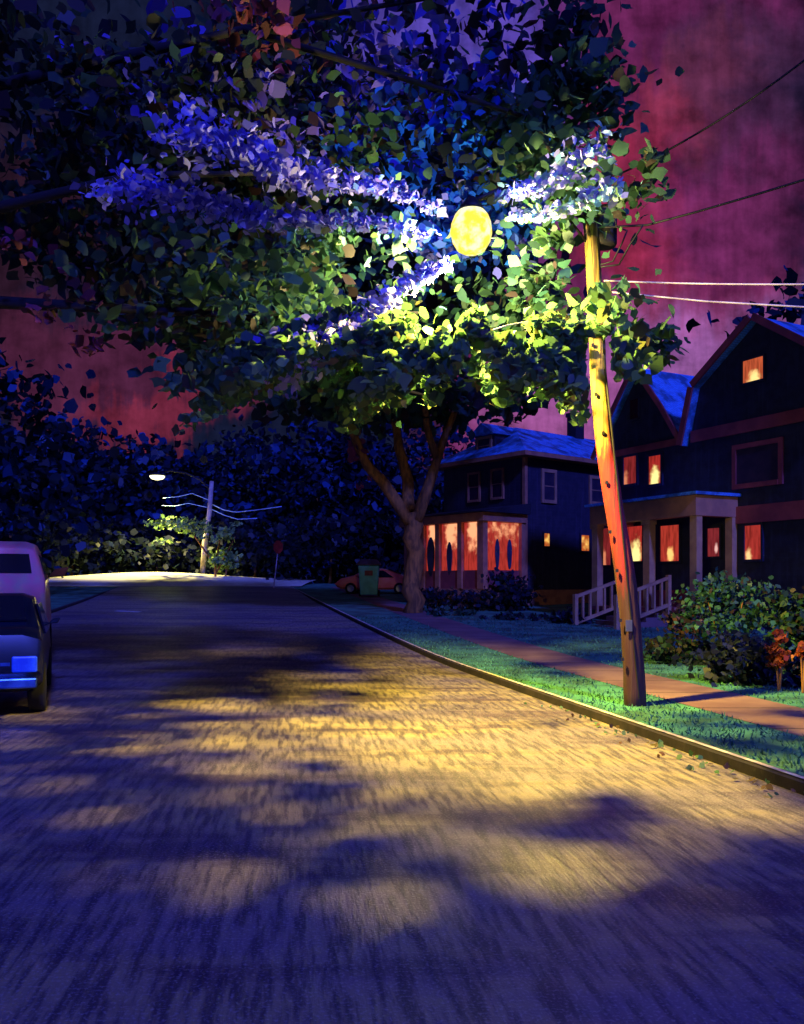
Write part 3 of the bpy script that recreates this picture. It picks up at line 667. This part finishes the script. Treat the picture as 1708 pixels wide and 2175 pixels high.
# ---------------------------------------------------------------- houses
class House:
    def __init__(s, ox, oy, fdir, label, oz):
        f = Vector(fdir).normalized(); s.X = Vector((-f.x, -f.y, 0)); s.Y = Vector((f.y, -f.x, 0)); s.o = Vector((ox, oy, oz))
        s.e = empty('house', s.o, math.atan2(s.X.y, s.X.x), label=label, cat='house')
    def loc(s, w_): w_ = Vector(w_)-s.o; return Vector((w_.dot(s.X), w_.dot(s.Y), w_.z))
    def hit(s, X, Y, axis, c):          # surveyed bearing onto a wall plane (local axis == c)
        o = s.loc((0, 0, H)); r = s.loc(P(X, Y, 1)) - o
        t = (c-o[axis])/r[axis]; return o+r*t
    def window(s, X0, Y0, X1, Y1, axis, c, pane, frame, fw=.10, rail=True, label=None, name='window'):
        a = s.hit(X0, (Y0+Y1)/2, axis, c); b_ = s.hit(X1, (Y0+Y1)/2, axis, c); t = s.hit((X0+X1)/2, Y0, axis, c); u_ = s.hit((X0+X1)/2, Y1, axis, c)
        i = 1-axis; p0, p1 = sorted((a[i], b_[i])); z0, z1 = u_.z, t.z; out = -1 if axis == 1 else 1
        def bx(m, q0, q1, w0, w1, d0, d1):
            d0, d1 = sorted((c+out*d0, c+out*d1))
            if axis == 1: m.box(q0, q1, d0, d1, w0, w1)
            else: m.box(d0, d1, q0, q1, w0, w1)
        mf = MB(); bx(mf, p0-fw, p0, z0-fw, z1+fw, -.01, .07); bx(mf, p1, p1+fw, z0-fw, z1+fw, -.01, .07)
        bx(mf, p0, p1, z1, z1+fw, -.01, .067); bx(mf, p0-fw*.0, p1, z0-fw, z0, -.01, .09)
        if rail: zm = (z0+z1)/2; bx(mf, p0, p1, zm-.02, zm+.02, .02, .045)
        fo = mf.build(name, frame, s.e)
        if label: fo['label'] = label
        mp = MB(); bx(mp, p0, p1, z0, z1, -.005, .03); mp.build('pane', pane, fo)
        return fo

M['lit_red2'] = litmat('room_red_left', (.60, .05, .04), (1, .62, .25), .25, .02, .24, .7, 1.2)
M['lit_dim2'] = litmat('room_dim_low', (.42, .035, .04), (.8, .25, .12), .1, .1, .3, .6, .9)
# house one: hipped roof, screened porch
f1 = (-.62, .785)
h1 = House(5.08, 36, f1, 'dark two-storey house with blue hipped roof, black chimney and glowing red screened porch', .55)
A = h1.e; EZ = 6.35; Lw = 5.1; Dp = 10.5
MB().box(-Lw, 0, 0, Dp, .35, EZ).build('wall', M['wall1'], A)
MB().box(-Lw-.03, .03, .0-.03, Dp+.03, -.5, .33).build('foundation', M['black'], A)
mb = MB(); mb.box(.031, .11, 0, Dp, .15, .80); mb.build('skirt_board', M['trim1'], A)
for q in ((-.12, .04, -.04, .12),): mb = MB(); mb.box(*q, .3, EZ-.02); mb.build('corner_board', M['trim1'], A)
ov = .55; x0, x1, y0, y1 = -Lw-ov, ov, -ov, Dp+ov; rz = EZ+1.75; cxm = (x0+x1)/2
mb = MB(); mb.add([(x0,y0,EZ+.12),(x1,y0,EZ+.12),(x1,y1,EZ+.12),(x0,y1,EZ+.12),(cxm,y0+2.6,rz),(cxm,y1-2.6,rz)], [(0,1,4),(1,2,5,4),(2,3,5),(3,0,4,5),(0,3,2,1)])
roof = mb.build('roof', M['roof'], A)
mb = MB(); mb.box(x0, x1, y0, y1, EZ-.06, EZ+.115); mb.build('eaves_board', M['trim1'], A)
ch = h1.loc((8.35, 41.9, 0)); mb = MB(); mb.box(ch.x-.28, ch.x+.28, ch.y-.3, ch.y+.3, EZ+.3, EZ+2.85); mb.box(ch.x-.33, ch.x+.33, ch.y-.35, ch.y+.35, EZ+2.7, EZ+2.9); mb.build('chimney', M['black'], roof, bevel=.01)
# dormer on the front slope
c = h1.hit(1030, 950, 1, .35); dx0, dx1, dzb, dzt = c.x-.62, c.x+.62, EZ+.45, EZ+1.25
mb = MB(); mb.box(dx0, dx1, .35, 2.6, EZ+.2, dzt); mb.build('dormer', M['wall1'], roof)
mb = MB(); xm = (dx0+dx1)/2
mb.add([(dx0-.15,.1,dzt-.02),(dx1+.15,.1,dzt-.02),(xm,.1,dzt+.52),(dx0-.15,3.0,dzt-.02),(dx1+.15,3.0,dzt-.02),(xm,3.0,dzt+.52)], [(0,1,2),(3,5,4),(0,2,5,3),(1,4,5,2),(0,3,4,1)]); mb.build('dormer_roof', M['roof'], roof)
h1.window(1017, 933, 1042, 962, 1, .35, M['dimglass'], M['trim3'], .12)
for X0, Y0, X1, Y1 in ((998, 1008, 1018, 1062), (1047, 1000, 1068, 1056)): h1.window(X0, Y0, X1, Y1, 1, 0, M['darkglass'], M['trim1'], .10)
for X0, Y0, X1, Y1 in ((1154, 1004, 1176, 1062), (1255, 1018, 1280, 1066)): h1.window(X0, Y0, X1, Y1, 0, 0, M['dimglass'], M['trim3'], .14)
h1.window(1154, 1133, 1166, 1160, 0, 0, M['lit_gold'], M['wall1'], .06, False, 'small golden lit window')
h1.window(1233, 1137, 1250, 1170, 0, 0, M['lit_gold'], M['wall1'], .08, False, 'larger golden lit window')
# porch
pz0, pz1 = .85, 3.55; py = -2.41
mb = MB(); mb.box(-Lw+.1, 0, py, -.02, .45, pz0); mb.build('porch_floor', M['trim1'], A)
mb = MB(); mb.box(-Lw+.15, -.05, py+.05, -.05, -.4, .449); mb.build('porch_base', M['black'], A)
mb = MB(); mb.box(-Lw-.1, .15, py-.12, -.02, pz1, pz1+.34); mb.build('porch_beam', M['trim1'], A)
mb = MB(); mb.add([(-Lw-.3,py-.35,pz1+.345),(.35,py-.35,pz1+.345),(.35,0,pz1+.345),(-Lw-.3,0,pz1+.345),(-Lw-.3,0,pz1+.80),(.35,0,pz1+.80)],[(0,1,5,4),(0,4,3),(1,2,5),(0,3,2,1)]); mb.build('porch_roof', M['black'], A)
posts = [-Lw+.25, -3.75, -2.75, -1.35, -.12]
for i, px in enumerate(posts):
    mb = MB(); w_ = .13 if i in (0, 1, 2, 3) else .17; mb.box(px-w_, px+w_, py-.02, py+.24, pz0, pz1); mb.build('porch_post', M['trim1'], A)
mb = MB(); mb.box(-.25, .08, -.27, -.05, pz0, pz1); mb.build('porch_post', M['trim1'], A)
for i in range(4):
    a_, b_ = posts[i]+.18, posts[i+1]-.18
    mb = MB(); mb.box(a_, b_, py+.10, py+.13, pz0+.75, pz1-.02); sc = mb.build('porch_window', M['lit_porch'], A)
    mb = MB(); mb.box(a_, b_, py+.05, py+.15, pz0, pz0+.74); mb.build('knee_wall', M['trim2'], A)
mb = MB(); mb.box(-.10, -.07, py+.3, -.3, pz0+.75, pz1-.02); mb.build('porch_window', M['lit_porch'], A)
mb = MB(); mb.box(-.16, -.05, py+.3, -.3, pz0, pz0+.74); mb.build('knee_wall', M['trim2'], A)
def oval(cx, cz, rx, rz_, axis, c):
    mb = MB(); pts = []
    for k in range(14):
        a_ = 2*math.pi*k/14; s1 = math.cos(a_)*rx*(1+.1*math.sin(3*a_)); s2 = math.sin(a_)*rz_
        pts.append((cx+s1, c, cz+s2) if axis == 1 else (c, cx+s1, cz+s2))
    mb.prism(pts, (0, .03, 0) if axis == 1 else (.03, 0, 0)); mb.build('drawn_curtain', M['curtain'], A)
oval(-3.25, pz0+1.35, .24, .85, 1, py+.05); oval(-2.05, pz0+1.25, .16, .7, 1, py+.05); oval(-1.55, pz0+1.4, .12, .62, 0, -.06); oval(-.85, pz0+1.4, .13, .62, 0, -.06)

# house two: large gambrel gable, smaller gable wing, open porch with steps
f2 = (-.45, .893)
h2 = House(9.73, 25.7, f2, 'large dark navy house with two red-trimmed gables, lit windows and open front porch', .25)
B = h2.e; o2 = .25
def gl(a): return a             # local x: minus = left along the front
bx0, bx1 = -1.62, 3.5; gxm = .945; zb = 6.10-o2; zk = 7.62-o2; za = 9.1-o2
D2 = 9.0
mb = MB(); mb.box(-5.75, bx1, 0, D2, .3, zb); mb.build('wall', M['wall2'], B)
mb = MB(); mb.box(-5.8, bx1+.05, -.05, D2, -.6, .29); mb.build('foundation', M['black'], B)
hw = 2.56
def gam(x, y): return [(x-hw, y, zb), (x-hw+.36, y, zk), (x, y, za), (x+hw-.36, y, zk), (x+hw, y, zb)]
mb = MB(); mb.prism(gam(gxm, .01), (0, D2-.1, 0)); mb.build('gable_wall', M['wall2'], B)
def roofband(pts, thick, y0, y1, m, name):
    mb = MB()
    for (xa, _, z_a), (xb, _, z_b) in zip(pts[:-1], pts[1:]):
        dx_, dz_ = xb-xa, z_b-z_a; l_ = math.hypot(dx_, dz_); nx_, nz_ = -dz_/l_*thick, dx_/l_*thick
        mb.prism([(xa, y0, z_a), (xb, y0, z_b), (xb+nx_, y0, z_b+nz_), (xa+nx_, y0, z_a+nz_)], (0, y1-y0, 0))
    return mb.build(name, m, B)
gp = gam(gxm, 0); gp[0] = (gxm-hw-.12, 0, zb-.2); gp[4] = (gxm+hw+.12, 0, zb-.2)
roofband(gp, .12, -.25, D2+.2, M['roof'], 'main_roof'); roofband(gp, .20, -.32, -.255, M['trim2'], 'gable_trim')
# wing
wx, whw, wz = -3.95, 1.95, 8.75-o2
wp = [(wx-whw-.1, 0, zb-.1), (wx-whw*.62, 0, zb+1.15), (wx, 0, wz), (wx+whw*.62, 0, zb+1.15), (wx+whw+.15, 0, zb-.15)]
mb = MB(); mb.prism([(wx-whw, .012, zb), (wx-whw*.6, .012, zb+1.1), (wx, .012, wz-.02), (wx+whw*.6, .012, zb+1.1), (wx+whw, .012, zb)], (0, D2-1, 0)); mb.build('wing_gable_wall', M['wall2'], B)
roofband(wp, .10, -.22, D2-.5, M['roof'], 'wing_roof'); roofband(wp, .17, -.29, -.225, M['trim2'], 'wing_trim')
mb = MB(); mb.box(gxm-hw+.05, bx1+.1, -.07, -.003, zb-.12, zb+.24); mb.build('belt_board', M['trim2'], B)
mb = MB(); mb.box(-5.8, -2.05, -.06, -.004, zb-.10, zb+.12); mb.build('belt_board', M['trim2'], B)
mb = MB(); mb.box(.05, bx1+.1, -.09, -.005, 3.35-o2, 3.85-o2); mb.build('belt_board', M['trim2'], B)
h2.window(1580, 762, 1624, 810, 1, .01, M['lit_orange'], M['wall2'], .06, False, 'attic window glowing orange')
h2.window(1542-202, 848, 1560-202, 890, 1, .012, M['darkglass'], M['wall2'], .06, False)
h2.window(1327, 970, 1354, 1028, 1, 0, M['lit_dim2'], M['wall2'], .08, False, 'dim red upstairs window')
h2.window(1380, 968, 1406, 1028, 1, 0, M['lit_cone'], M['wall2'], .08, False, 'upstairs window with a bright lamp inside')
h2.window(1566, 948, 1656, 1024, 1, 0, M['dimglass'], M['trim2'], .14, False, 'wide unlit upstairs window')
h2.window(1283, 1122, 1300, 1200, 1, 0, M['lit_dim2'], M['wall2'], .07, False)
h2.window(1334, 1118, 1367, 1192, 1, 0, M['lit_cone'], M['wall2'], .07, False, 'porch window with a bright cone of lamplight')
h2.window(1405, 1116, 1445, 1192, 1, 0, M['lit_red'], M['wall2'], .07, False)
h2.window(1505, 1122, 1531, 1182, 1, 0, M['lit_dim'], M['wall2'], .07, False)
h2.window(1584, 1116, 1619, 1188, 1, 0, M['lit_red2'], M['wall2'], .07, False, 'lit window right of the porch')
# porch: front edge 1.5 m out
PY = -1.55; pzf = .62; ptop = 3.55-o2+.0; pbt = 4.14-o2
pxr = h2.hit(1478, 1100, 1, PY).x; pxl = h2.hit(1264, 1100, 1, PY).x
mb = MB(); mb.box(pxl-.1, pxr+.1, PY-.1, -.06, pzf-.12, pzf); mb.build('porch_floor', M['trim2'], B)
mb = MB(); mb.box(pxl, pxr, PY, -.07, -.5, pzf-.121); mb.build('porch_base', M['black'], B)
mb = MB(); mb.box(pxl-.12, pxr+.12, PY-.12, PY+.2, ptop, pbt); mb.box(pxr-.2, pxr+.12, PY+.201, -.01, ptop, pbt); mb.box(pxl-.12, pxl+.2, PY+.201, -.01, ptop, pbt); mb.build('porch_beam', M['trim3'], B)
mb = MB(); mb.box(pxl-.25, pxr+.25, PY-.25, -.012, pbt+.003, pbt+.09); mb.build('porch_roof', M['roof'], B)
for X in (1268, 1378): p_ = h2.hit(X, 1150, 1, PY+.05).x; mb = MB(); mb.box(p_-.14, p_+.14, PY-.05, PY+.19, pzf, ptop); mb.box(p_-.19, p_+.19, PY-.09, PY+.195, ptop-.14, ptop-.003); mb.build('porch_post', M['porchpost'], B)
mb = MB(); mb.box(pxr-.18, pxr+.08, PY-.05, PY+.17, pzf, ptop-.003); mb.build('porch_post', M['porchpost'], B)
mb = MB(); mb.box(pxr-.16, pxr+.1, -.22, -.015, pzf, ptop-.003); mb.build('porch_post', M['porchpost'], B)
mb = MB(); mb.box(pxl+.1, pxr-.1, -.035, -.008, pzf, 1.15); mb.build('dado_boards', mat('red_boards', (.28, .035, .03), .6), B)
# steps down to the lawn with balustrades
sr = h2.hit(1425, 1280, 1, PY).x; sl = sr-1.75
ns = 4
for i in range(ns):
    zt = pzf-.13-(i)*.13; mb = MB(); mb.box(sl, sr, PY-.12-(i+1)*.42, PY-.12-i*.42+.02*0, -.3, zt); mb.build('step', M['walk'], B)
for xx in (sr+.06, sl-.06):
    r0 = (xx, PY-.15, pzf+.86); r1 = (xx, PY-.15-1.95, .93-.02); mb = MB()
    dn = Vector((0, 0, -.75))
    mb.prism([(xx-.05, r0[1], r0[2]), (xx+.05, r0[1], r0[2]), (xx+.05, r0[1], r0[2]+.09), (xx-.05, r0[1], r0[2]+.09)], (0, r1[1]-r0[1], r1[2]-r0[2]))
    mb.prism([(xx-.04, r0[1], r0[2]-.80), (xx+.04, r0[1], r0[2]-.80), (xx+.04, r0[1], r0[2]-.70), (xx-.04, r0[1], r0[2]-.70)], (0, r1[1]-r0[1], r1[2]-r0[2]))
    rail = mb.build('stair_rail', M['porchpost'], B)
    for k in range(8):
        t = (k+.0)/7; y_ = r0[1]+(r1[1]-r0[1])*t; z_ = r0[2]+(r1[2]-r0[2])*t; ww = .06 if k in (0, 7) else .035
        m2 = MB(); m2.box(xx-ww, xx+ww, y_-ww, y_+ww, z_-.78-(.25 if k in (0, 7) else 0), z_+.01+(.12 if k in (0, 7) else 0)); m2.build('baluster', M['porchpost'], rail)

# ---------------------------------------------------------------- cars
def car(name, label, cat, loc, ang, Ln, Wd, Ht, kind, paint, tail):
    """local: +Y is forwards, rear at y=0, x centre 0"""
    e = empty(name, loc, ang, label=label, cat=cat); hw_ = Wd/2
    if kind == 'sedan': prof = [(0,.55,.62),(.06,.42,.98),(.35,.30,1.06),(.75,.28,1.06),(1.5,.26,Ht-.03),(2.4,.26,Ht),(3.0,.26,Ht-.04),(3.75,.28,.98),(4.3,.30,.86),(Ln-.06,.42,.72),(Ln,.5,.6)]
    elif kind == 'coupe': prof = [(0,.50,.62),(.08,.38,.84),(.6,.28,1.0),(1.5,.24,Ht-.06),(2.1,.24,Ht),(2.6,.24,Ht-.08),(3.2,.26,.98),(3.9,.28,.82),(Ln-.1,.38,.66),(Ln,.5,.55)]
    else: prof = [(0,.62,1.78),(.05,.50,Ht-.12),(.3,.45,Ht),(1.6,.42,Ht+.03),(3.1,.42,Ht-.02),(3.7,.42,1.45),(4.6,.45,1.32),(Ln-.06,.5,1.15),(Ln,.6,1.0)]
    belt = {'sedan': .92, 'coupe': .86, 'van': 1.7}[kind]
    vs = []; fs = []; K = 10
    for y_, z0, z1 in prof:
        e_ = .93 if y_ in (0, Ln) else 1.0; tum = .80 if z1 > belt+.25 else .93
        zb_ = min(belt, z1-.04)
        half = [(hw_*.80*e_, z0), (hw_*.98*e_, z0+.10), (hw_*e_, (z0+zb_)/2), (hw_*.98*e_, zb_), (hw_*tum*e_, z1-.03 if z1 > belt else z1-.01), (hw_*tum*.8*e_, z1+.02)]
        ring = [(x_, y_, z_) for x_, z_ in half]+[(-x_, y_, z_) for x_, z_ in reversed(half)]
        vs += ring
    K = 12
    for i in range(len(prof)-1):
        for k in range(K): fs.append((i*K+k, (i+1)*K+k, (i+1)*K+(k+1) % K, i*K+(k+1) % K))
    fs += [tuple(range(K)), tuple(range((len(prof)-1)*K+K-1, (len(prof)-1)*K-1, -1))]
    b_ = MB(); b_.add(vs, fs); body = b_.build('body', paint, e, True)
    m_ = body.modifiers.new('bevel', 'BEVEL'); m_.width = .05; m_.segments = 3; m_.limit_method = 'ANGLE'; m_.angle_limit = math.radians(25)
    # glass
    def q(name, pts, n, m=M['carglass']): b_ = MB(); b_.prism(pts, n); return b_.build(name, m, e)
    t8 = hw_*.80
    if kind == 'van':
        q('rear_window', [(-t8*.90, -.012, 1.80), (t8*.94, -.012, 1.80), (t8*.88, .022, Ht-.22), (-t8*.84, .022, Ht-.22)], (0, .03, 0))
        for s_ in (-1, 1):
            for ya, yb in ((.35, 1.5), (1.6, 2.6), (2.7, 3.35)): q('side_window', [(s_*hw_*.965, ya, 1.78), (s_*hw_*.965, yb, 1.78), (s_*hw_*.84, yb-(.15 if yb > 3 else 0), Ht-.22), (s_*hw_*.84, ya+.04, Ht-.22)], (s_*.02, 0, 0))
        zt_, zl = 1.05, .8
    else:
        p1 = prof[3] if kind == 'sedan' else prof[2]; p2 = prof[4] if kind == 'sedan' else prof[3]
        dy_, dz_ = p2[0]-p1[0], p2[2]-p1[2]; l_ = math.hypot(dy_, dz_); ny, nz = -dz_/l_*.03, dy_/l_*.03
        g = lambda t_: (p1[0]+dy_*t_+ny*1.2, p1[2]+dz_*t_+nz*1.2)
        q('rear_window', [(-t8*.95, g(.12)[0], g(.12)[1]), (t8*.95, g(.12)[0], g(.12)[1]), (t8*.85, g(.9)[0], g(.9)[1]), (-t8*.85, g(.9)[0], g(.9)[1])], (0, ny, nz))
        y_a, y_b = p1[0]+.3, (3.45 if kind == 'sedan' else 3.0)
        for s_ in (-1, 1):
            ym = (p2[0]+y_b)/2-.05
            q('side_window', [(s_*hw_*.975, y_a+.15, belt+.03), (s_*hw_*.975, ym-.04, belt+.03), (s_*hw_*.85, ym-.04, Ht-.12), (s_*hw_*.85, p2[0]+.1, Ht-.12)], (s_*.025, 0, 0))
            q('side_window', [(s_*hw_*.975, ym+.04, belt+.03), (s_*hw_*.975, y_b, belt+.03), (s_*hw_*.85, y_b-.5, Ht-.12), (s_*hw_*.85, ym+.04, Ht-.12)], (s_*.025, 0, 0))
        zl = .66
    # wheels
    for yw in (.75, Ln-.85):
        for s_ in (-1, 1):
            r = .36 if kind == 'van' else .31
            b_ = MB(); ring = [(r*.6, 0), (r*.97, .02), (r, .06), (r, .17), (r*.97, .21), (r*.6, .22)]; vs = []; fs = []
            for rr, xx in ring:
                for k in range(20): a_ = 2*math.pi*k/20; vs.append((s_*(hw_-.2+xx), yw+rr*math.cos(a_), r+rr*math.sin(a_)))
            for i in range(5):
                for k in range(20): fs.append((i*20+k, i*20+(k+1) % 20, (i+1)*20+(k+1) % 20, (i+1)*20+k))
            b_.add(vs, fs); wl = b_.build('wheel', M['tyre'], e, True)
            b_ = MB(); cp = [(s_*(hw_+.005), yw, r)]+[(s_*(hw_+.015), yw+r*.6*math.cos(2*math.pi*k/10), r+r*.6*math.sin(2*math.pi*k/10)) for k in range(10)]
            b_.add(cp, [(0, 1+k, 1+(k+1) % 10) for k in range(10)]); b_.build('rim', M['rim'], wl)
    for s_ in (-1, 1):
        b_ = MB(); b_.box(min(s_*hw_*.62, s_*hw_*.93), max(s_*hw_*.62, s_*hw_*.93), -.03, .12, zl-.10, zl+.09); b_.build('tail_light', tail, e, bevel=.02)
        b_ = MB(); yy = 3.3 if kind != 'coupe' else 2.95; zz = belt+(.08 if kind == 'van' else .08); mw_ = .4 if kind == 'van' else .16
        b_.prism([(s_*hw_*.96, yy, zz-.02), (s_*(hw_+mw_*.75), yy-.02, zz), (s_*(hw_+mw_), yy-.02, zz+mw_*.5), (s_*(hw_+.3*mw_), yy, zz+mw_*.4)], (0, .14, 0)); b_.build('side_mirror', paint if kind != 'van' else mat('mirror_cap', (.45, .16, .13), .5), e, bevel=.015)
    b_ = MB(); b_.box(-hw_*.93, hw_*.93, -.09, .05, .38 if kind != 'van' else .5, .50 if kind != 'van' else .66); b_.build('bumper', M['chrome'], e, bevel=.02)
    b_ = MB(); b_.box(-hw_*.60, hw_*.60, -.02, .0, zl-.02, zl+.02); b_.build('chrome_strip', M['chrome'], e)
    b_ = MB(); b_.box(-.26, .26, -.035, -.018, zl-.26, zl-.12); b_.build('number_plate', mat('plate', (.3, .35, .45), .5), e)
    return e
ang = math.atan(.38)
def place(X, d, wd): # centre of the rear from its right rear corner
    cr = P(X, 1240, d); return (cr.x-math.cos(ang)*wd/2, d-math.sin(ang)*wd/2)
x_, y_ = place(92, 10.3, 1.8)
car('parked_sedan', 'dark blue sedan parked nearest at the left edge with a blue-lit tail light', 'car', (x_, y_, 0), ang, 4.5, 1.8, 1.45, 'sedan',
    mat('midnight_paint', (.006, .010, .02), .35, (.008, .016, .03), 1.5, 0, coat=.25), mat('blue_reflection_lens', (.06, .25, .85), .25, (.03, .12, .7), 8))  # blue reflected light is put into the lens colour
x_, y_ = place(98, 16.4, 2.0)
car('parked_van', 'tall mauve pink vehicle parked behind the dark sedan with its right mirror sticking out', 'van', (x_, y_, 0), ang, 4.9, 2.0, 2.38, 'van',
    mat('mauve_paint', (.85, .22, .30), .45, (.60, .40, .30), 2.2, 0, coat=.3), mat('tail_lens_red', (.35, .05, .08), .3))
d = 46; zc = gz(0, d)+.095
cx_ = P(716, 1250, d).x
car('parked_car', 'small bright red car parked behind the green wheeled bin', 'car', (P(882, 1250, d).x, d+.6, zc), math.radians(84), 4.2, 1.7, 1.38, 'coupe', M['redpaint'], mat('lens', (.4, .05, .03), .3))
# a tall green bin in front of it
d = 43.5; bb_ = Vector((P(784, 1250, d).x, d, gz(0, d)+.095))
bn = empty('rubbish_bin', bb_, label='tall green wheeled bin with a brown lid in front of the red car', cat='bin')
mb = MB(); mb.add([(-.42,-.4,.1),(.42,-.4,.1),(.42,.4,.1),(-.42,.4,.1),(-.52,-.5,1.55),(.52,-.5,1.55),(.52,.5,1.55),(-.52,.5,1.55)], [(0,3,2,1),(4,5,6,7),(0,1,5,4),(1,2,6,5),(2,3,7,6),(3,0,4,7)]); mb.build('bin_body', M['bin'], bn, bevel=.04)
mb = MB(); mb.box(-.62, .62, -.56, .56, 1.56, 1.64); mb.add([(-.6,-.54,1.64),(.6,-.54,1.64),(.6,.54,1.64),(-.6,.54,1.64),(-.4,-.3,1.86),(.4,-.3,1.86),(.4,.4,1.86),(-.4,.4,1.86)], [(4,5,6,7),(0,1,5,4),(1,2,6,5),(2,3,7,6),(3,0,4,7)]); mb.build('lid', M['lidbrown'], bn, bevel=.03)
for s_ in (-1, 1): mb = MB(); mb.tube([(s_*.42, .42, .17), (s_*.52, .42, .17)], .17, 14); mb.build('wheel', M['tyre'], bn, True)
mb = MB(); mb.box(-.2, .2, -.50, -.47, 1.05, 1.3); mb.build('badge', mat('bin_badge', (.25, .06, .05), .6), bn)

# ---------------------------------------------------------------- shrubs and yard plants
def shrub(name, label, cat, X, Y, d, rX, rY, n, sz, pal, depth=None, cl=None, stem=True, group=None):
    c = P(X, Y, d); b0 = (c.x, d, gz(c.x, d)+.12); e = empty(name, b0, label=label, cat=cat, group=group)
    r = (rX/F*d, depth or rX/F*d*.9, rY/F*d)
    cl = cl or max(10, n//20)
    leaf_cloud('foliage', [(ell(c, r, n, cl, min(r)*.28), sz, pal)], e, M['leaf'], b0)
    if stem:
        mb = MB()
        for k in range(4):
            a_ = k*1.7; mb.tube([(0, 0, -.1), (math.cos(a_)*r[0]*.3, math.sin(a_)*r[1]*.3, (c.z-b0[2])*.6+.05), (math.cos(a_)*r[0]*.5, math.sin(a_)*r[1]*.5, c.z-b0[2]+.05)], [.016, .012, .008], 6)
        mb.build('stem', M['bark'], e)
    return e
PAL['bushgreen'] = [(.03,.12,.08),(.05,.18,.12),(.02,.08,.06),(.08,.24,.16)]
PAL['bushnavy'] = [(.012,.016,.05),(.01,.014,.04),(.016,.026,.07)]
PAL['brown'] = [(.16,.07,.05),(.10,.05,.04),(.20,.10,.07)]
PAL['orange'] = [(.38,.06,.03),(.28,.04,.02),(.45,.10,.05)]
shrub('leafy_bush', 'bright green leafy bush in front of the porch of the gabled house', 'bush', 1545, 1285, 15.5, 92, 70, 1500, .055, ['bushgreen', 'bushgreen', 'dgreen'])
shrub('dark_bush', 'round navy black bush at the end of the shadow of the pole', 'bush', 1572, 1410, 13.2, 82, 66, 1500, .06, 'bushnavy')
shrub('brown_bush', 'low brown bush beside the stair rail', 'bush', 1460, 1325, 17.5, 58, 42, 600, .055, ['brown', 'brown', 'dgreen'])
shrub('tall_shrub', 'tall dull green shrub at the right edge of the picture', 'bush', 1690, 1330, 14.5, 52, 105, 1200, .07, ['dgreen', 'bushgreen', 'dgreen'])
shrub('dark_bush', 'black bush cut off by the right edge beside the orange plant', 'bush', 1712, 1440, 12.6, 36, 55, 600, .055, 'bushnavy')
shrub('orange_plant', 'orange red plant standing right of the dark bush', 'plant', 1655, 1385, 12.2, 22, 46, 420, .045, 'orange', cl=14)
shrub('orange_plant', 'orange leaves at the very right edge above the black bush', 'plant', 1706, 1378, 12, 14, 16, 140, .045, 'orange', cl=5)
shrub('dark_hedge', 'dark hedge along the foot of the green bush by the steps', 'hedge', 1440, 1385, 16.5, 90, 34, 900, .06, ['bushnavy', 'dgreen'])
shrub('porch_bush', 'black bush at the right corner of the glowing porch', 'bush', 1078, 1262, 33.2, 55, 48, 900, .11, ['bushnavy', 'night'])
shrub('porch_bush', 'low black bush under the middle of the glowing porch', 'bush', 1000, 1275, 32.8, 42, 28, 600, .10, ['bushnavy', 'night', 'brown'])
shrub('porch_bush', 'low black bush at the left end of the glowing porch', 'bush', 925, 1275, 33, 40, 26, 500, .10, ['bushnavy', 'night', 'brown'])
shrub('ground_shrub', 'low dull green shrub on the lawn left of the first house', 'bush', 955, 1308, 30.5, 60, 20, 500, .09, ['dgreen', 'bushgreen'])
shrub('ground_shrub', 'dark shrub strip along the lawn below the first house', 'bush', 1130, 1318, 28.5, 110, 16, 700, .09, ['bushnavy', 'dgreen'])
shrub('ground_shrub', 'blue black shrub at the foot of the left stair rail', 'bush', 1222, 1318, 27, 40, 26, 400, .09, ['bushnavy'])
# grass tufts on the lawn and verge
n = 26000; yy = 6+rng.uniform(0, 1, n)**1.6*24; xx = 3.04-.208*(yy-6.58)+.17+rng.uniform(0, 1, n)**1.2*(5+yy*.35)
o_ = 1.28+.028*np.maximum(0, yy-8); dxk = xx-(3.04-.208*(yy-6.58)); ok = ~((dxk > o_-.02) & (dxk < o_+1.27)); xx, yy = xx[ok], yy[ok]; n = len(xx)
zz = np.array([gz(a, b) for a, b in zip(xx, yy)])+.09
hh = rng.uniform(.025, .065, n); an = rng.uniform(0, np.pi, n); wv = .006+.0007*yy; lx, ly = np.cos(an)*wv, np.sin(an)*wv; tx, ty = rng.normal(0, .03, n), rng.normal(0, .03, n)
V = np.stack([np.stack([xx-lx, yy-ly, zz], 1), np.stack([xx+lx, yy+ly, zz], 1), np.stack([xx+tx, yy+ty, zz+hh], 1)], 1).reshape(-1, 3)
me = bpy.data.meshes.new('grass'); me.from_pydata(V.tolist(), [], [(3*i, 3*i+1, 3*i+2) for i in range(n)]); me.update()
o = link(me, 'grass', mat('grass_blades', (.055, .20, .11), .9, (.03, .11, .065), .9), None); tag(o, 'short green grass on the verge and lawn beside the sidewalk', 'grass', kind='stuff')
# twigs and leaf litter along the gutter
pl = []
for i in range(70):
    y_ = random.uniform(6.4, 11.5); x_ = kx(y_)-abs(random.gauss(0, .22))-.03; pl.append((x_, y_, .025))
e = leaf_cloud('leaf_litter', [(np.array(pl), .03, ['lime', 'brown'])], None, M['leaf']); tag(e, 'scattered pale fallen leaves in the gutter by the kerb', 'leaves', kind='stuff')
